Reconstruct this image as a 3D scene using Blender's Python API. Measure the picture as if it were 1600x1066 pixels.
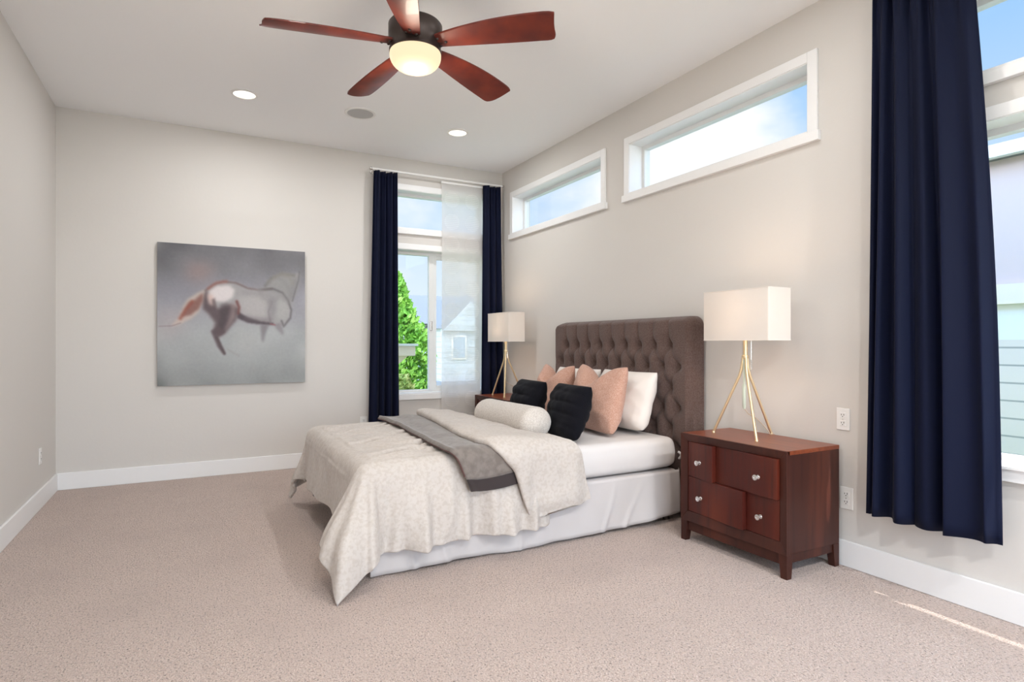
import bpy, bmesh, math, random
import numpy as np
from mathutils import Vector, Matrix
R = math.radians
PI = math.pi
sc = bpy.context.scene
col = sc.collection
for o in list(bpy.data.objects): bpy.data.objects.remove(o)
random.seed(7)

# ------------------------------------------------------------ camera
FPX, YAW, HOR, CAMZ = 931.0, 28.2, 536.0, 1.17
cam = bpy.data.cameras.new('camera'); camo = bpy.data.objects.new('camera', cam); col.objects.link(camo)
cam.sensor_width = 36; cam.lens = 36 * FPX / 1600
cam.shift_y = (HOR - 533) / 1600
camo.location = (0, 0, CAMZ); camo.rotation_euler = (R(90), 0, -R(YAW))
cam.clip_start = .02; cam.clip_end = 500
sc.camera = camo
sc.view_settings.view_transform = 'Standard'
sc.view_settings.look = 'None'
sc.view_settings.gamma = 1
sc.view_settings.use_curve_mapping = False
sc.view_settings.exposure = 0.0

# ------------------------------------------------------------ room constants (metres)
XL, XR, YB, ZC, YF = -0.957, 3.026, 5.872, 3.047, -2.3

# ------------------------------------------------------------ world: blue sky with clouds
w = bpy.data.worlds.new('sky'); sc.world = w; w.use_nodes = True
nt = w.node_tree; N = nt.nodes; L = nt.links; N.clear()
def nn(t, **k):
    n = N.new(t)
    for a, b in k.items(): setattr(n, a, b)
    return n
def wmath(op, a, b=None, clamp=False):
    n = nn('ShaderNodeMath', operation=op, use_clamp=clamp)
    for i, v in enumerate((a, b)):
        if v is None: continue
        if hasattr(v, 'type') or hasattr(v, 'links'): L.new(v, n.inputs[i])
        else: n.inputs[i].default_value = v
    return n.outputs[0]
tc = nn('ShaderNodeTexCoord'); sep = nn('ShaderNodeSeparateXYZ'); L.new(tc.outputs['Generated'], sep.inputs[0])
mp = nn('ShaderNodeMapping'); mp.inputs['Scale'].default_value = (1, 1, 1.7); mp.inputs['Location'].default_value = (0.35, 0.15, 0.2)
L.new(tc.outputs['Generated'], mp.inputs[0])
no = nn('ShaderNodeTexNoise'); no.inputs['Scale'].default_value = 3.1; no.inputs['Detail'].default_value = 5; no.inputs['Roughness'].default_value = .52
L.new(mp.outputs[0], no.inputs['Vector'])
# one big cumulus bank stands beyond the high side windows
dp = nn('ShaderNodeVectorMath', operation='DOT_PRODUCT'); L.new(tc.outputs['Generated'], dp.inputs[0]); dp.inputs[1].default_value = tuple(Vector((3.026, 3.15, 1.30)).normalized())
bank = wmath('MULTIPLY', wmath('ADD', dp.outputs['Value'], -.972), 6.5)
bank = wmath('MAXIMUM', bank, -.06)
dq = nn('ShaderNodeVectorMath', operation='DOT_PRODUCT'); L.new(tc.outputs['Generated'], dq.inputs[0]); dq.inputs[1].default_value = tuple(Vector((3.026, 1.75, 1.52)).normalized())
clear = wmath('MULTIPLY', wmath('MAXIMUM', wmath('ADD', dq.outputs['Value'], -.975), 0), 16.0)
bank = wmath('SUBTRACT', bank, clear)
cr = nn('ShaderNodeValToRGB'); cr.color_ramp.elements[0].position = .44; cr.color_ramp.elements[1].position = .62
L.new(wmath('ADD', no.outputs[0], bank), cr.inputs[0])
hz = nn('ShaderNodeValToRGB'); hz.color_ramp.elements[0].position = .0; hz.color_ramp.elements[1].position = .55
hz.color_ramp.elements[0].color = (.87, .95, 1.02, 1); hz.color_ramp.elements[1].color = (.20, .52, .98, 1)
L.new(sep.outputs[2], hz.inputs[0])
mx = nn('ShaderNodeMix', data_type='RGBA'); mx.inputs[7].default_value = (1.02, 1.03, 1.05, 1)
L.new(cr.outputs[0], mx.inputs[0]); L.new(hz.outputs[0], mx.inputs[6])
# unseen sky (towards -x and -y) is brightened to add light to the room
away = wmath('ADD', wmath('MULTIPLY', sep.outputs[0], -.8), wmath('MULTIPLY', sep.outputs[1], -.9))
away = wmath('MULTIPLY', wmath('ADD', away, -.15), 1.6, True)
gain = wmath('ADD', wmath('MULTIPLY', away, 7.6), 1.08)
bg = nn('ShaderNodeBackground'); L.new(mx.outputs[2], bg.inputs[0]); L.new(gain, bg.inputs[1])
wo = nn('ShaderNodeOutputWorld'); L.new(bg.outputs[0], wo.inputs[0])

# ------------------------------------------------------------ lights
def light(name, kind, loc, energy, color=(1, 1, 1), **k):
    l = bpy.data.lights.new(name, kind); l.energy = energy; l.color = color
    o = bpy.data.objects.new(name, l); col.objects.link(o); o.location = loc
    for a, b in k.items(): setattr(l, a, b)
    return o
sun = light('sun', 'SUN', (4, -2, 8), 5.0, (1, .96, .90), angle=R(.25))
sun.rotation_euler = Vector((.22, -.8, 1)).to_track_quat('Z', 'Y').to_euler()
FAN = (0.957, 2.78)
DOWNLIGHTS = [(0.345, 4.91), (2.083, 4.91), (0.345, 1.9), (2.083, 1.9), (0.345, -.9), (2.083, -.9)]  # entries after the first pair are unseen lamps added to brighten the room
P_DOWN, P_FAN, P_LAMP = 23.5, 21, 9.5

# ------------------------------------------------------------ object helpers
def empty(name, loc, label=None, cat=None, group=None, rz=0):
    o = bpy.data.objects.new(name, None); col.objects.link(o); o.location = loc; o.rotation_euler = (0, 0, rz)
    o.empty_display_size = .1
    tag(o, label, cat, group); return o
def tag(o, label=None, cat=None, group=None, kind=None):
    if label: o['label'] = label
    if cat: o['category'] = cat
    if group: o['group'] = group
    if kind: o['kind'] = kind
    return o
class MB:
    def __init__(s): s.v = []; s.f = []; s.c = []
    def add(s, vs, fs):
        b = len(s.v); s.v += [tuple(p) for p in vs]; s.f += [tuple(i + b for i in f) for f in fs]; return s
    def box(s, a, b):
        (x0, y0, z0), (x1, y1, z1) = a, b
        x0, x1 = sorted((x0, x1)); y0, y1 = sorted((y0, y1)); z0, z1 = sorted((z0, z1))
        return s.add([(x0,y0,z0),(x1,y0,z0),(x1,y1,z0),(x0,y1,z0),(x0,y0,z1),(x1,y0,z1),(x1,y1,z1),(x0,y1,z1)],
              [(3,2,1,0),(4,5,6,7),(0,1,5,4),(1,2,6,5),(2,3,7,6),(3,0,4,7)])
    def lathe(s, prof, c=(0, 0, 0), n=32, axis='z', cap=True):
        vs = []; fs = []
        for (r, h) in prof:
            for i in range(n):
                a = 2 * PI * i / n; x, y = r * math.cos(a), r * math.sin(a)
                p = {'z': (x, y, h), 'x': (h, x, y), 'y': (y, h, x)}[axis]
                vs.append((p[0] + c[0], p[1] + c[1], p[2] + c[2]))
        for j in range(len(prof) - 1):
            for i in range(n):
                k = (i + 1) % n; fs.append((j*n+i, j*n+k, (j+1)*n+k, (j+1)*n+i))
        if cap:
            fs.append(tuple(range(n))[::-1]); m = (len(prof)-1)*n; fs.append(tuple(m+i for i in range(n)))
        return s.add(vs, fs)
    def tube(s, pts, rad, n=10):
        pts = [Vector(p) for p in pts]; vs = []; fs = []
        rads = rad if isinstance(rad, (list, tuple)) else [rad] * len(pts)
        up = None
        for i, p in enumerate(pts):
            d = (pts[min(i+1, len(pts)-1)] - pts[max(i-1, 0)]).normalized()
            if up is None: up = Vector((0, 0, 1)) if abs(d.z) < .9 else Vector((1, 0, 0))
            a = d.cross(up).normalized(); b = a.cross(d).normalized(); up = b
            for k in range(n):
                t = 2*PI*k/n; vs.append(p + a*(rads[i]*math.cos(t)) + b*(rads[i]*math.sin(t)))
        for j in range(len(pts)-1):
            for k in range(n):
                q = (k+1) % n; fs.append((j*n+k, j*n+q, (j+1)*n+q, (j+1)*n+k))
        fs.append(tuple(range(n))[::-1]); m = (len(pts)-1)*n; fs.append(tuple(m+i for i in range(n)))
        return s.add(vs, fs)
    def grid(s, fn, nu, nv, closed_v=False):
        vs = [fn(i/nu, j/nv) for i in range(nu+1) for j in range(nv + (0 if closed_v else 1))]
        m = nv if closed_v else nv+1; fs = []
        for i in range(nu):
            for j in range(nv):
                k = (j+1) % m; fs.append((i*m+j, (i+1)*m+j, (i+1)*m+k, i*m+k))
        return s.add(vs, fs)
    def build(s, name, mat, parent=None, smooth=False, bevel=0, seg=2, sub=0, solid=0, off=0, origin=None, kind=None):
        me = bpy.data.meshes.new(name)
        o = bpy.data.objects.new(name, me); col.objects.link(o)
        V = np.array(s.v, dtype=float)
        if parent is not None:
            pl = Vector((0, 0, 0)); q = parent
            while q is not None: pl += q.location; q = q.parent
            V = V - np.array(pl)
        else:
            if origin is None:
                origin = ((V[:,0].min()+V[:,0].max())/2, (V[:,1].min()+V[:,1].max())/2, V[:,2].min())
            V = V - np.array(origin); o.location = origin
        me.from_pydata([tuple(p) for p in V], [], s.f); me.update()
        if s.c:
            ca = me.color_attributes.new('paint', 'FLOAT_COLOR', 'POINT')
            ca.data.foreach_set('color', np.array(s.c, dtype=np.float32).ravel())
        bm = bmesh.new(); bm.from_mesh(me); bmesh.ops.recalc_face_normals(bm, faces=bm.faces); bm.to_mesh(me); bm.free()
        if parent is not None: o.parent = parent
        if mat is not None: me.materials.append(mat)
        if smooth or bevel:
            for p in me.polygons: p.use_smooth = True
        if bevel:
            m = o.modifiers.new('bevel', 'BEVEL'); m.width = bevel; m.segments = seg; m.limit_method = 'ANGLE'; m.angle_limit = R(40)
            m.harden_normals = True
        if solid:
            m = o.modifiers.new('solid', 'SOLIDIFY'); m.thickness = solid; m.offset = off
        if sub:
            m = o.modifiers.new('sub', 'SUBSURF'); m.levels = sub; m.render_levels = sub
        if smooth and not bevel and not sub:
            me.set_sharp_from_angle(angle=R(50))
        if kind: o['kind'] = kind
        return o
def copy_tree(o, parent=None):
    c = o.copy(); col.objects.link(c); c.parent = parent
    for ch in [k for k in bpy.data.objects if k.parent == o]: copy_tree(ch, c)
    return c

# ------------------------------------------------------------ materials
def mat(name, color, rough=.6, metal=0, bump=None, vary=None, sheen=0, coat=0, spec=.5, emit=None, estr=0, trans=0, tcol=None):
    m = bpy.data.materials.new(name); m.use_nodes = True; t = m.node_tree; b = t.nodes['Principled BSDF']
    b.inputs['Base Color'].default_value = (*color, 1); b.inputs['Roughness'].default_value = rough
    b.inputs['Metallic'].default_value = metal; b.inputs['Specular IOR Level'].default_value = spec
    b.inputs['Sheen Weight'].default_value = sheen; b.inputs['Coat Weight'].default_value = coat
    if emit: b.inputs['Emission Color'].default_value = (*emit, 1); b.inputs['Emission Strength'].default_value = estr
    co = t.nodes.new('ShaderNodeTexCoord')
    def noise(scale, detail=3, vec=None):
        mpn = t.nodes.new('ShaderNodeMapping'); t.links.new(co.outputs['Object'], mpn.inputs[0])
        mpn.inputs['Scale'].default_value = vec or (1, 1, 1)
        n = t.nodes.new('ShaderNodeTexNoise'); n.inputs['Scale'].default_value = scale; n.inputs['Detail'].default_value = detail
        t.links.new(mpn.outputs[0], n.inputs['Vector']); return n
    if vary:   # list of (color2, scale, lo, hi, vec)
        prev = None
        for (c2, s_, lo, hi, vec) in vary:
            n = noise(s_, 4, vec); rp = t.nodes.new('ShaderNodeMapRange'); rp.inputs[1].default_value = lo; rp.inputs[2].default_value = hi
            t.links.new(n.outputs[0], rp.inputs[0]); mm = t.nodes.new('ShaderNodeMix'); mm.data_type = 'RGBA'
            mm.inputs[6].default_value = (*color, 1); mm.inputs[7].default_value = (*c2, 1)
            if prev: t.links.new(prev, mm.inputs[6])
            t.links.new(rp.outputs[0], mm.inputs[0]); prev = mm.outputs[2]
        t.links.new(prev, b.inputs['Base Color'])
    if bump:   # list of (scale, strength, distance, vec)
        prev = None
        for (s_, st, di, vec) in bump:
            n = noise(s_, 3, vec); bn = t.nodes.new('ShaderNodeBump'); bn.inputs['Strength'].default_value = st; bn.inputs['Distance'].default_value = di
            t.links.new(n.outputs[0], bn.inputs['Height'])
            if prev: t.links.new(prev, bn.inputs['Normal'])
            prev = bn.outputs[0]
        t.links.new(prev, b.inputs['Normal'])
    if trans:
        out = [n for n in t.nodes if n.type == 'OUTPUT_MATERIAL'][0]
        tr = t.nodes.new('ShaderNodeBsdfTranslucent'); tr.inputs[0].default_value = (*(tcol or color), 1)
        ms = t.nodes.new('ShaderNodeMixShader'); ms.inputs[0].default_value = trans
        t.links.new(b.outputs[0], ms.inputs[1]); t.links.new(tr.outputs[0], ms.inputs[2]); t.links.new(ms.outputs[0], out.inputs[0])
    return m
M = {}
M['wall'] = mat('wall_paint', (.68, .65, .615), .85, bump=[(55, .12, .004, None)], spec=.2)
M['ceil'] = mat('ceiling_paint', (.93, .935, .94), .9, bump=[(60, .1, .003, None)], spec=.2)
M['trim'] = mat('white_trim_paint', (.86, .855, .85), .45)
M['vinyl'] = mat('white_vinyl', (.80, .80, .79), .4)
M['plate'] = mat('white_plastic', (.86, .85, .83), .3)
M['slot'] = mat('dark_slot', (.05, .04, .04), .6)
M['carpet'] = mat('carpet_pile', (.71, .535, .46), .95, spec=.05, sheen=.3,
    vary=[((.88, .72, .64), 170, .44, .56, (1, .7, 1)), ((.75, .59, .52), 2.2, .45, .7, None), ((.31, .22, .18), 135, .55, .70, (1, .6, 1))],
    bump=[(320, .9, .012, None), (120, .7, .014, None), (5, .3, .02, None)])
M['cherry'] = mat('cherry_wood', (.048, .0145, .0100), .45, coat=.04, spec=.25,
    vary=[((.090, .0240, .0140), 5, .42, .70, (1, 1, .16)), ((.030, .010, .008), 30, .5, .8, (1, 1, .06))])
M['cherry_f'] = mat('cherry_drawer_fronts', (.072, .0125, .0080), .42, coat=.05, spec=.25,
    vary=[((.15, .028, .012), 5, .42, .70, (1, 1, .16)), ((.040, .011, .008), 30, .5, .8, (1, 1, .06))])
M['cherry_lamplit'] = mat('cherry_top_lamplit', (.19, .045, .018), .34, coat=.12, spec=.4,  # lamplight on the top is put into this lighter, more orange colour
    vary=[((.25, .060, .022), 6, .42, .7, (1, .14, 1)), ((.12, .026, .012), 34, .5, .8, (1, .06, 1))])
M['blade'] = mat('mahogany_blade', (.10, .017, .012), .48, coat=.06, spec=.3,
    vary=[((.17, .027, .014), 7, .42, .66, (1, 1, 1))])
M['bronze'] = mat('dark_bronze', (.055, .04, .035), .4, .6)
M['silver'] = mat('brushed_nickel', (.72, .70, .68), .25, 1)
M['brass'] = mat('satin_brass', (.86, .68, .42), .34, .8)
M['cord'] = mat('cord', (.55, .42, .30), .5)
M['clear'] = mat('pale_green_plastic', (.62, .68, .56), .3)
M['head'] = mat('taupe_linen', (.110, .068, .058), .9, sheen=.15, spec=.15,
    vary=[((.14, .098, .086), 120, .4, .6, None)], bump=[(420, .35, .002, None)])
M['button'] = mat('taupe_button', (.12, .085, .075), .8, sheen=.2)
M['sheet'] = mat('white_sheet', (.70, .665, .65), .8, sheen=.1, bump=[(4, .25, .03, (1, 1, 1))], spec=.2)
M['skirt'] = mat('white_bedskirt', (.58, .545, .535), .85, bump=[(3, .35, .03, (1.2, 1, .5))], spec=.2)
M['white_p'] = mat('white_pillowcase', (.80, .74, .69), .85, bump=[(6, .35, .02, None)], spec=.2)
M['peach'] = mat('peach_linen', (.50, .27, .195), .9, sheen=.2, spec=.15,
    vary=[((.60, .38, .30), 160, .4, .62, None)], bump=[(380, .4, .002, None), (7, .3, .02, None)])
M['black'] = mat('black_knit', (.006, .006, .009), .95, sheen=.04, spec=.1, bump=[(150, .6, .004, None)])
M['bolster'] = mat('cream_boucle', (.56, .505, .46), .95, sheen=.3, spec=.1, vary=[((.68, .63, .58), 130, .4, .6, None)], bump=[(130, .7, .006, None)])
M['comf'] = mat('cream_damask', (.56, .51, .47), .8, sheen=.15, spec=.25, bump=[(6, .45, .05, (1, 1.3, .8)), (16, .35, .014, None)],
    vary=[((.51, .455, .41), 60, .46, .60, None)])
M['blanket'] = mat('grey_blanket', (.17, .145, .13), .9, sheen=.35, spec=.1, bump=[(300, .4, .002, None)], vary=[((.22, .19, .17), 25, .4, .6, None)])
M['band'] = mat('dark_blanket_band', (.022, .012, .012), .7, sheen=.3)
M['piping'] = mat('brown_blanket_edge', (.10, .045, .04), .7)
M['navy'] = mat('navy_curtain', (.0035, .0062, .024), .7, sheen=.03, spec=.16, bump=[(260, .15, .001, None)], trans=.14, tcol=(.015, .055, .20))
M['bulbs'] = mat('downlight_lens', (.9, .9, .85), .5, emit=(1, .93, .8), estr=2.2)
M['globe'] = mat('lit_frosted_glass', (.10, .08, .05), .5, emit=(1.0, .80, .52), estr=1.05, spec=.1)
M['speaker'] = mat('speaker_mesh', (.50, .50, .50), .8)
M['canvas'] = None
M['asphalt'] = mat('grey_roof_shingles', (.20, .195, .21), .9, vary=[((.20, .2, .22), 8, .4, .6, (1, 1, 6))])
M['soffit'] = mat('white_fascia', (.84, .72, .60), .6)
M['bark'] = mat('bark', (.16, .11, .08), .9)
M['grass'] = mat('lawn', (.14, .22, .06), .95, vary=[((.22, .3, .1), 3, .4, .6, None)])
M['fence_w'] = mat('outside_glass', (.25, .32, .38), .1)

def leaf_mat(name, a, b):
    m = mat(name, a, .6, vary=[(b, 2.5, .4, .6, None)], trans=.35); return m
M['leaf'] = leaf_mat('bright_leaf', (.20, .42, .05), (.36, .60, .10))
M['leaf2'] = leaf_mat('olive_leaf', (.20, .28, .06), (.42, .46, .16))

def siding(name, c1, c2, pitch):
    m = bpy.data.materials.new(name); m.use_nodes = True; t = m.node_tree; b = t.nodes['Principled BSDF']; b.inputs['Roughness'].default_value = .7
    g = t.nodes.new('ShaderNodeNewGeometry'); s_ = t.nodes.new('ShaderNodeSeparateXYZ'); t.links.new(g.outputs['Position'], s_.inputs[0])
    a = t.nodes.new('ShaderNodeMath'); a.operation = 'DIVIDE'; a.inputs[1].default_value = pitch; t.links.new(s_.outputs[2], a.inputs[0])
    f = t.nodes.new('ShaderNodeMath'); f.operation = 'FRACT'; t.links.new(a.outputs[0], f.inputs[0])
    l = t.nodes.new('ShaderNodeMath'); l.operation = 'LESS_THAN'; l.inputs[1].default_value = .10; t.links.new(f.outputs[0], l.inputs[0])
    x = t.nodes.new('ShaderNodeMix'); x.data_type = 'RGBA'; x.inputs[6].default_value = (*c1, 1); x.inputs[7].default_value = (*c2, 1)
    t.links.new(l.outputs[0], x.inputs[0]); t.links.new(x.outputs[2], b.inputs['Base Color'])
    return m
M['siding_w'] = siding('white_lap_siding', (.50, .52, .52), (.3, .3, .3), .2)
M['siding_g'] = siding('pale_green_lap_siding', (.74, .65, .60), (.38, .36, .34), .16)
M['stucco'] = mat('lilac_stucco', (.66, .52, .51), .9)

def glass_mat():
    m = bpy.data.materials.new('window_glass'); m.use_nodes = True; t = m.node_tree; t.nodes.clear()
    o = t.nodes.new('ShaderNodeOutputMaterial'); a = t.nodes.new('ShaderNodeBsdfTransparent'); a.inputs[0].default_value = (.97, .98, .98, 1)
    g = t.nodes.new('ShaderNodeBsdfGlossy'); g.inputs['Roughness'].default_value = .02; f0 = t.nodes.new('ShaderNodeLayerWeight'); f0.inputs[0].default_value = .5
    f = t.nodes.new('ShaderNodeMapRange'); t.links.new(f0.outputs['Facing'], f.inputs[0]); f.inputs[1].default_value = .35; f.inputs[2].default_value = 1; f.inputs[3].default_value = .01; f.inputs[4].default_value = .09
    x = t.nodes.new('ShaderNodeMixShader'); t.links.new(f.outputs[0], x.inputs[0]); t.links.new(a.outputs[0], x.inputs[1]); t.links.new(g.outputs[0], x.inputs[2]); t.links.new(x.outputs[0], o.inputs[0])
    return m
M['glass'] = glass_mat()

def sheer_mat():
    m = bpy.data.materials.new('sheer_panel'); m.use_nodes = True; t = m.node_tree; t.nodes.clear(); Ln = t.links
    def mn(op, a, b=None, c=None):
        n = t.nodes.new('ShaderNodeMath'); n.operation = op
        for i, v in enumerate((a, b, c)):
            if v is None: continue
            if isinstance(v, (int, float)): n.inputs[i].default_value = v
            else: Ln.new(v, n.inputs[i])
        return n.outputs[0]
    g = t.nodes.new('ShaderNodeNewGeometry'); s_ = t.nodes.new('ShaderNodeSeparateXYZ'); Ln.new(g.outputs['Position'], s_.inputs[0])
    fx = mn('SUBTRACT', mn('FRACT', mn('DIVIDE', mn('SUBTRACT', s_.outputs[0], 2.285), .2325)), .5)
    fz = mn('SUBTRACT', mn('FRACT', mn('DIVIDE', s_.outputs[2], .2325)), .5)
    d = mn('SQRT', mn('ADD', mn('MULTIPLY', fx, fx), mn('MULTIPLY', fz, fz)))
    inside = mn('LESS_THAN', d, .36)
    stripe = mn('LESS_THAN', mn('FRACT', mn('DIVIDE', s_.outputs[2], .019)), .6)
    pat = mn('MULTIPLY', inside, stripe)
    fac = mn('ADD', mn('MULTIPLY', pat, .12), .72)
    o = t.nodes.new('ShaderNodeOutputMaterial'); tr = t.nodes.new('ShaderNodeBsdfTransparent')
    df = t.nodes.new('ShaderNodeBsdfDiffuse'); df.inputs[0].default_value = (.84, .82, .80, 1)
    tl = t.nodes.new('ShaderNodeBsdfTranslucent'); tl.inputs[0].default_value = (.84, .83, .82, 1)
    a = t.nodes.new('ShaderNodeMixShader'); a.inputs[0].default_value = .5; Ln.new(df.outputs[0], a.inputs[1]); Ln.new(tl.outputs[0], a.inputs[2])
    x = t.nodes.new('ShaderNodeMixShader'); Ln.new(fac, x.inputs[0]); Ln.new(tr.outputs[0], x.inputs[1]); Ln.new(a.outputs[0], x.inputs[2]); Ln.new(x.outputs[0], o.inputs[0])
    return m
M['sheer'] = sheer_mat()

def shade_mat():
    m = bpy.data.materials.new('lamp_shade_fabric'); m.use_nodes = True; t = m.node_tree; t.nodes.clear()
    o = t.nodes.new('ShaderNodeOutputMaterial'); d = t.nodes.new('ShaderNodeBsdfDiffuse'); d.inputs[0].default_value = (.86, .80, .74, 1)
    tl = t.nodes.new('ShaderNodeBsdfTranslucent'); tl.inputs[0].default_value = (.80, .80, .80, 1)
    x = t.nodes.new('ShaderNodeMixShader'); x.inputs[0].default_value = .27
    t.links.new(d.outputs[0], x.inputs[1]); t.links.new(tl.outputs[0], x.inputs[2]); t.links.new(x.outputs[0], o.inputs[0])
    return m
M['shade'] = shade_mat()

# ------------------------------------------------------------ room shell
# openings: (u0, u1, z0, z1)
OPEN_R = [(2.143, 3.682, 2.335, 2.728), (4.043, 5.605, 2.335, 2.728), (-1.20, 1.62, 2.335, 2.728), (-1.20, 1.62, .645, 2.125)]
OPEN_B = [(1.66, 2.80, 2.335, 2.728), (1.66, 2.80, .645, 2.125)]
OPEN_F = [(-.2, 2.6, .08, 2.35)]  # unseen opening behind the camera, added to let more light in
TH = .20
def wall(name, axis, c, out, u0, u1, holes, mat_, z0=0, z1=ZC):
    us = sorted({u0, u1, *[h[0] for h in holes], *[h[1] for h in holes]}); zs = sorted({z0, z1, *[h[2] for h in holes], *[h[3] for h in holes]})
    def hole(i, j):
        if i < 0 or j < 0 or i >= len(us)-1 or j >= len(zs)-1: return True
        um, zm = (us[i]+us[i+1])/2, (zs[j]+zs[j+1])/2
        return any(h[0] < um < h[1] and h[2] < zm < h[3] for h in holes)
    mb = MB()
    P = (lambda d, u, z: (c + d*out, u, z)) if axis == 'x' else (lambda d, u, z: (u, c + d*out, z))
    vid = {}
    def V(d, u, z):
        k = (d, round(u, 5), round(z, 5))
        if k not in vid: vid[k] = len(mb.v); mb.v.append(P(d, u, z))
        return vid[k]
    for i in range(len(us)-1):
        for j in range(len(zs)-1):
            if hole(i, j): continue
            a, b, p, q = us[i], us[i+1], zs[j], zs[j+1]
            for d in (0, TH): mb.f.append((V(d,a,p), V(d,b,p), V(d,b,q), V(d,a,q)))
            if hole(i-1, j): mb.f.append((V(0,a,p), V(0,a,q), V(TH,a,q), V(TH,a,p)))
            if hole(i+1, j): mb.f.append((V(0,b,p), V(0,b,q), V(TH,b,q), V(TH,b,p)))
            if hole(i, j-1): mb.f.append((V(0,a,p), V(0,b,p), V(TH,b,p), V(TH,a,p)))
            if hole(i, j+1): mb.f.append((V(0,a,q), V(0,b,q), V(TH,b,q), V(TH,a,q)))
    return mb.build(name, mat_, kind='structure')
wall('wall_right', 'x', XR, 1, YF, YB + TH, OPEN_R, M['wall'])
wall('wall_left', 'x', XL, -1, YF, YB + TH, [], M['wall'])
wall('wall_back', 'y', YB, 1, XL, XR, OPEN_B, M['wall'])
wall('wall_front', 'y', YF, -1, XL - TH, XR + TH, OPEN_F, M['wall'])
MB().box((XL - TH, YF - TH, -.12), (XR + TH, YB + TH, 0)).build('floor', M['carpet'], kind='structure', origin=(0, 0, 0))
MB().box((XL - TH, YF - TH, ZC), (XR + TH, YB + TH, ZC + .15)).build('ceiling', M['ceil'], kind='structure')
BH, BT = .135, .016
def bb(name, a, b):
    return MB().box(a, b).build(name, M['trim'], bevel=.004, kind='structure')
bb('baseboard_back', (XL, YB - BT, 0), (XR, YB, BH)); bb('baseboard_right', (XR - BT, YF, 0), (XR, YB - BT, BH))
bb('baseboard_left', (XL, YF, 0), (XL + BT, YB - BT, BH)); 
bb('baseboard_front', (XL + BT, YF, 0), (-.26, YF + BT, BH))
# roof and eaves of the house itself
ev = MB(); ev.box((XL - .8, YF - 1.0, ZC + .22), (3.519, YB + .45, ZC + .42)); ev.build('trim_1', M['soffit'], kind='structure')

def window(name, axis, c, out, h, nose=.02, mull=None, casing=.058):
    u0, u1, z0, z1 = h
    def bx(mb, ua, ub, da, db, za, zb):
        if axis == 'x': mb.box((c + da*out, ua, za), (c + db*out, ub, zb))
        else: mb.box((ua, c + da*out, za), (ub, c + db*out, zb))
        return mb
    loc = (c, (u0+u1)/2, z0) if axis == 'x' else ((u0+u1)/2, c, z0)
    e = empty(name, loc); e['kind'] = 'structure'
    t = -.018
    m = MB(); bx(m, u0 - casing, u0, t, 0, z0 - .001, z1 + casing); bx(m, u1, u1 + casing, t, 0, z0 - .001, z1 + casing)
    bx(m, u0, u1, t, 0, z1, z1 + casing)
    m.build('casing', M['trim'], e, bevel=.003)
    m = MB(); bx(m, u0 - casing - .015, u1 + casing + .015, t - .012, .002, z0 - .055, z0 - .001)
    m.build('sill_casing', M['trim'], e, bevel=.003)
    # painted reveal lining
    m = MB(); bx(m, u0, u0 + .004, -.012, .13, z0, z1); bx(m, u1 - .004, u1, -.012, .13, z0, z1)
    bx(m, u0, u1, -.012, .13, z1 - .004, z1); bx(m, u0, u1, -nose, .13, z0, z0 + .010)
    m.build('reveal', M['trim'], e)
    fw = .034
    m = MB()
    bx(m, u0, u0 + fw, .115, .17, z0, z1); bx(m, u1 - fw, u1, .115, .17, z0, z1)
    bx(m, u0 + fw, u1 - fw, .115, .17, z0, z0 + fw); bx(m, u0 + fw, u1 - fw, .115, .17, z1 - fw, z1)
    m.build('window_frame', M['vinyl'], e, bevel=.003)
    g = MB(); bx(g, u0 + fw, u1 - fw, .140, .146, z0 + fw, z1 - fw); g.build('glass', M['glass'], e)
    if mull:
        m = MB(); bx(m, mull - .045, mull + .005, .10, .15, z0 + .03, z1 - .03); bx(m, mull + .005, mull + .045, .115, .155, z0 + .03, z1 - .03)
        # inner sliding sash rails
        bx(m, mull + .045, u1 - fw, .118, .150, z0 + .03, z0 + .07); bx(m, mull + .045, u1 - fw, .118, .150, z1 - .07, z1 - .03)
        m.build('sash', M['vinyl'], e, bevel=.003)
        l = MB(); bx(l, mull - .034, mull - .010, .082, .10, 1.30, 1.40); l.build('latch', M['silver'], e, bevel=.006)
    return e
window('window_1', 'x', XR, 1, OPEN_R[0]); window('window_2', 'x', XR, 1, OPEN_R[1]); window('window_3', 'x', XR, 1, OPEN_R[2]); window('window_4', 'x', XR, 1, OPEN_R[3], nose=.046)
window('window_5', 'y', YB, 1, OPEN_B[0]); window('window_6', 'y', YB, 1, OPEN_B[1], mull=2.25)
window('added_window', 'y', YF, -1, OPEN_F[0], mull=1.2)  # added as a light source, never in view
def portal(c, rot, sx, sy):
    o = light('window_portal', 'AREA', c, 1, shape='RECTANGLE', size=sx, size_y=sy); o.data.cycles.is_portal = True; o.rotation_euler = rot
for h in OPEN_R: portal((XR + .19, (h[0]+h[1])/2, (h[2]+h[3])/2), (0, R(90), 0), h[3]-h[2], h[1]-h[0])
for h in OPEN_B: portal(((h[0]+h[1])/2, YB + .19, (h[2]+h[3])/2), (R(-90), 0, 0), h[1]-h[0], h[3]-h[2])
for h in OPEN_F: portal(((h[0]+h[1])/2, YF - .19, (h[2]+h[3])/2), (R(90), 0, 0), h[1]-h[0], h[3]-h[2])

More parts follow.
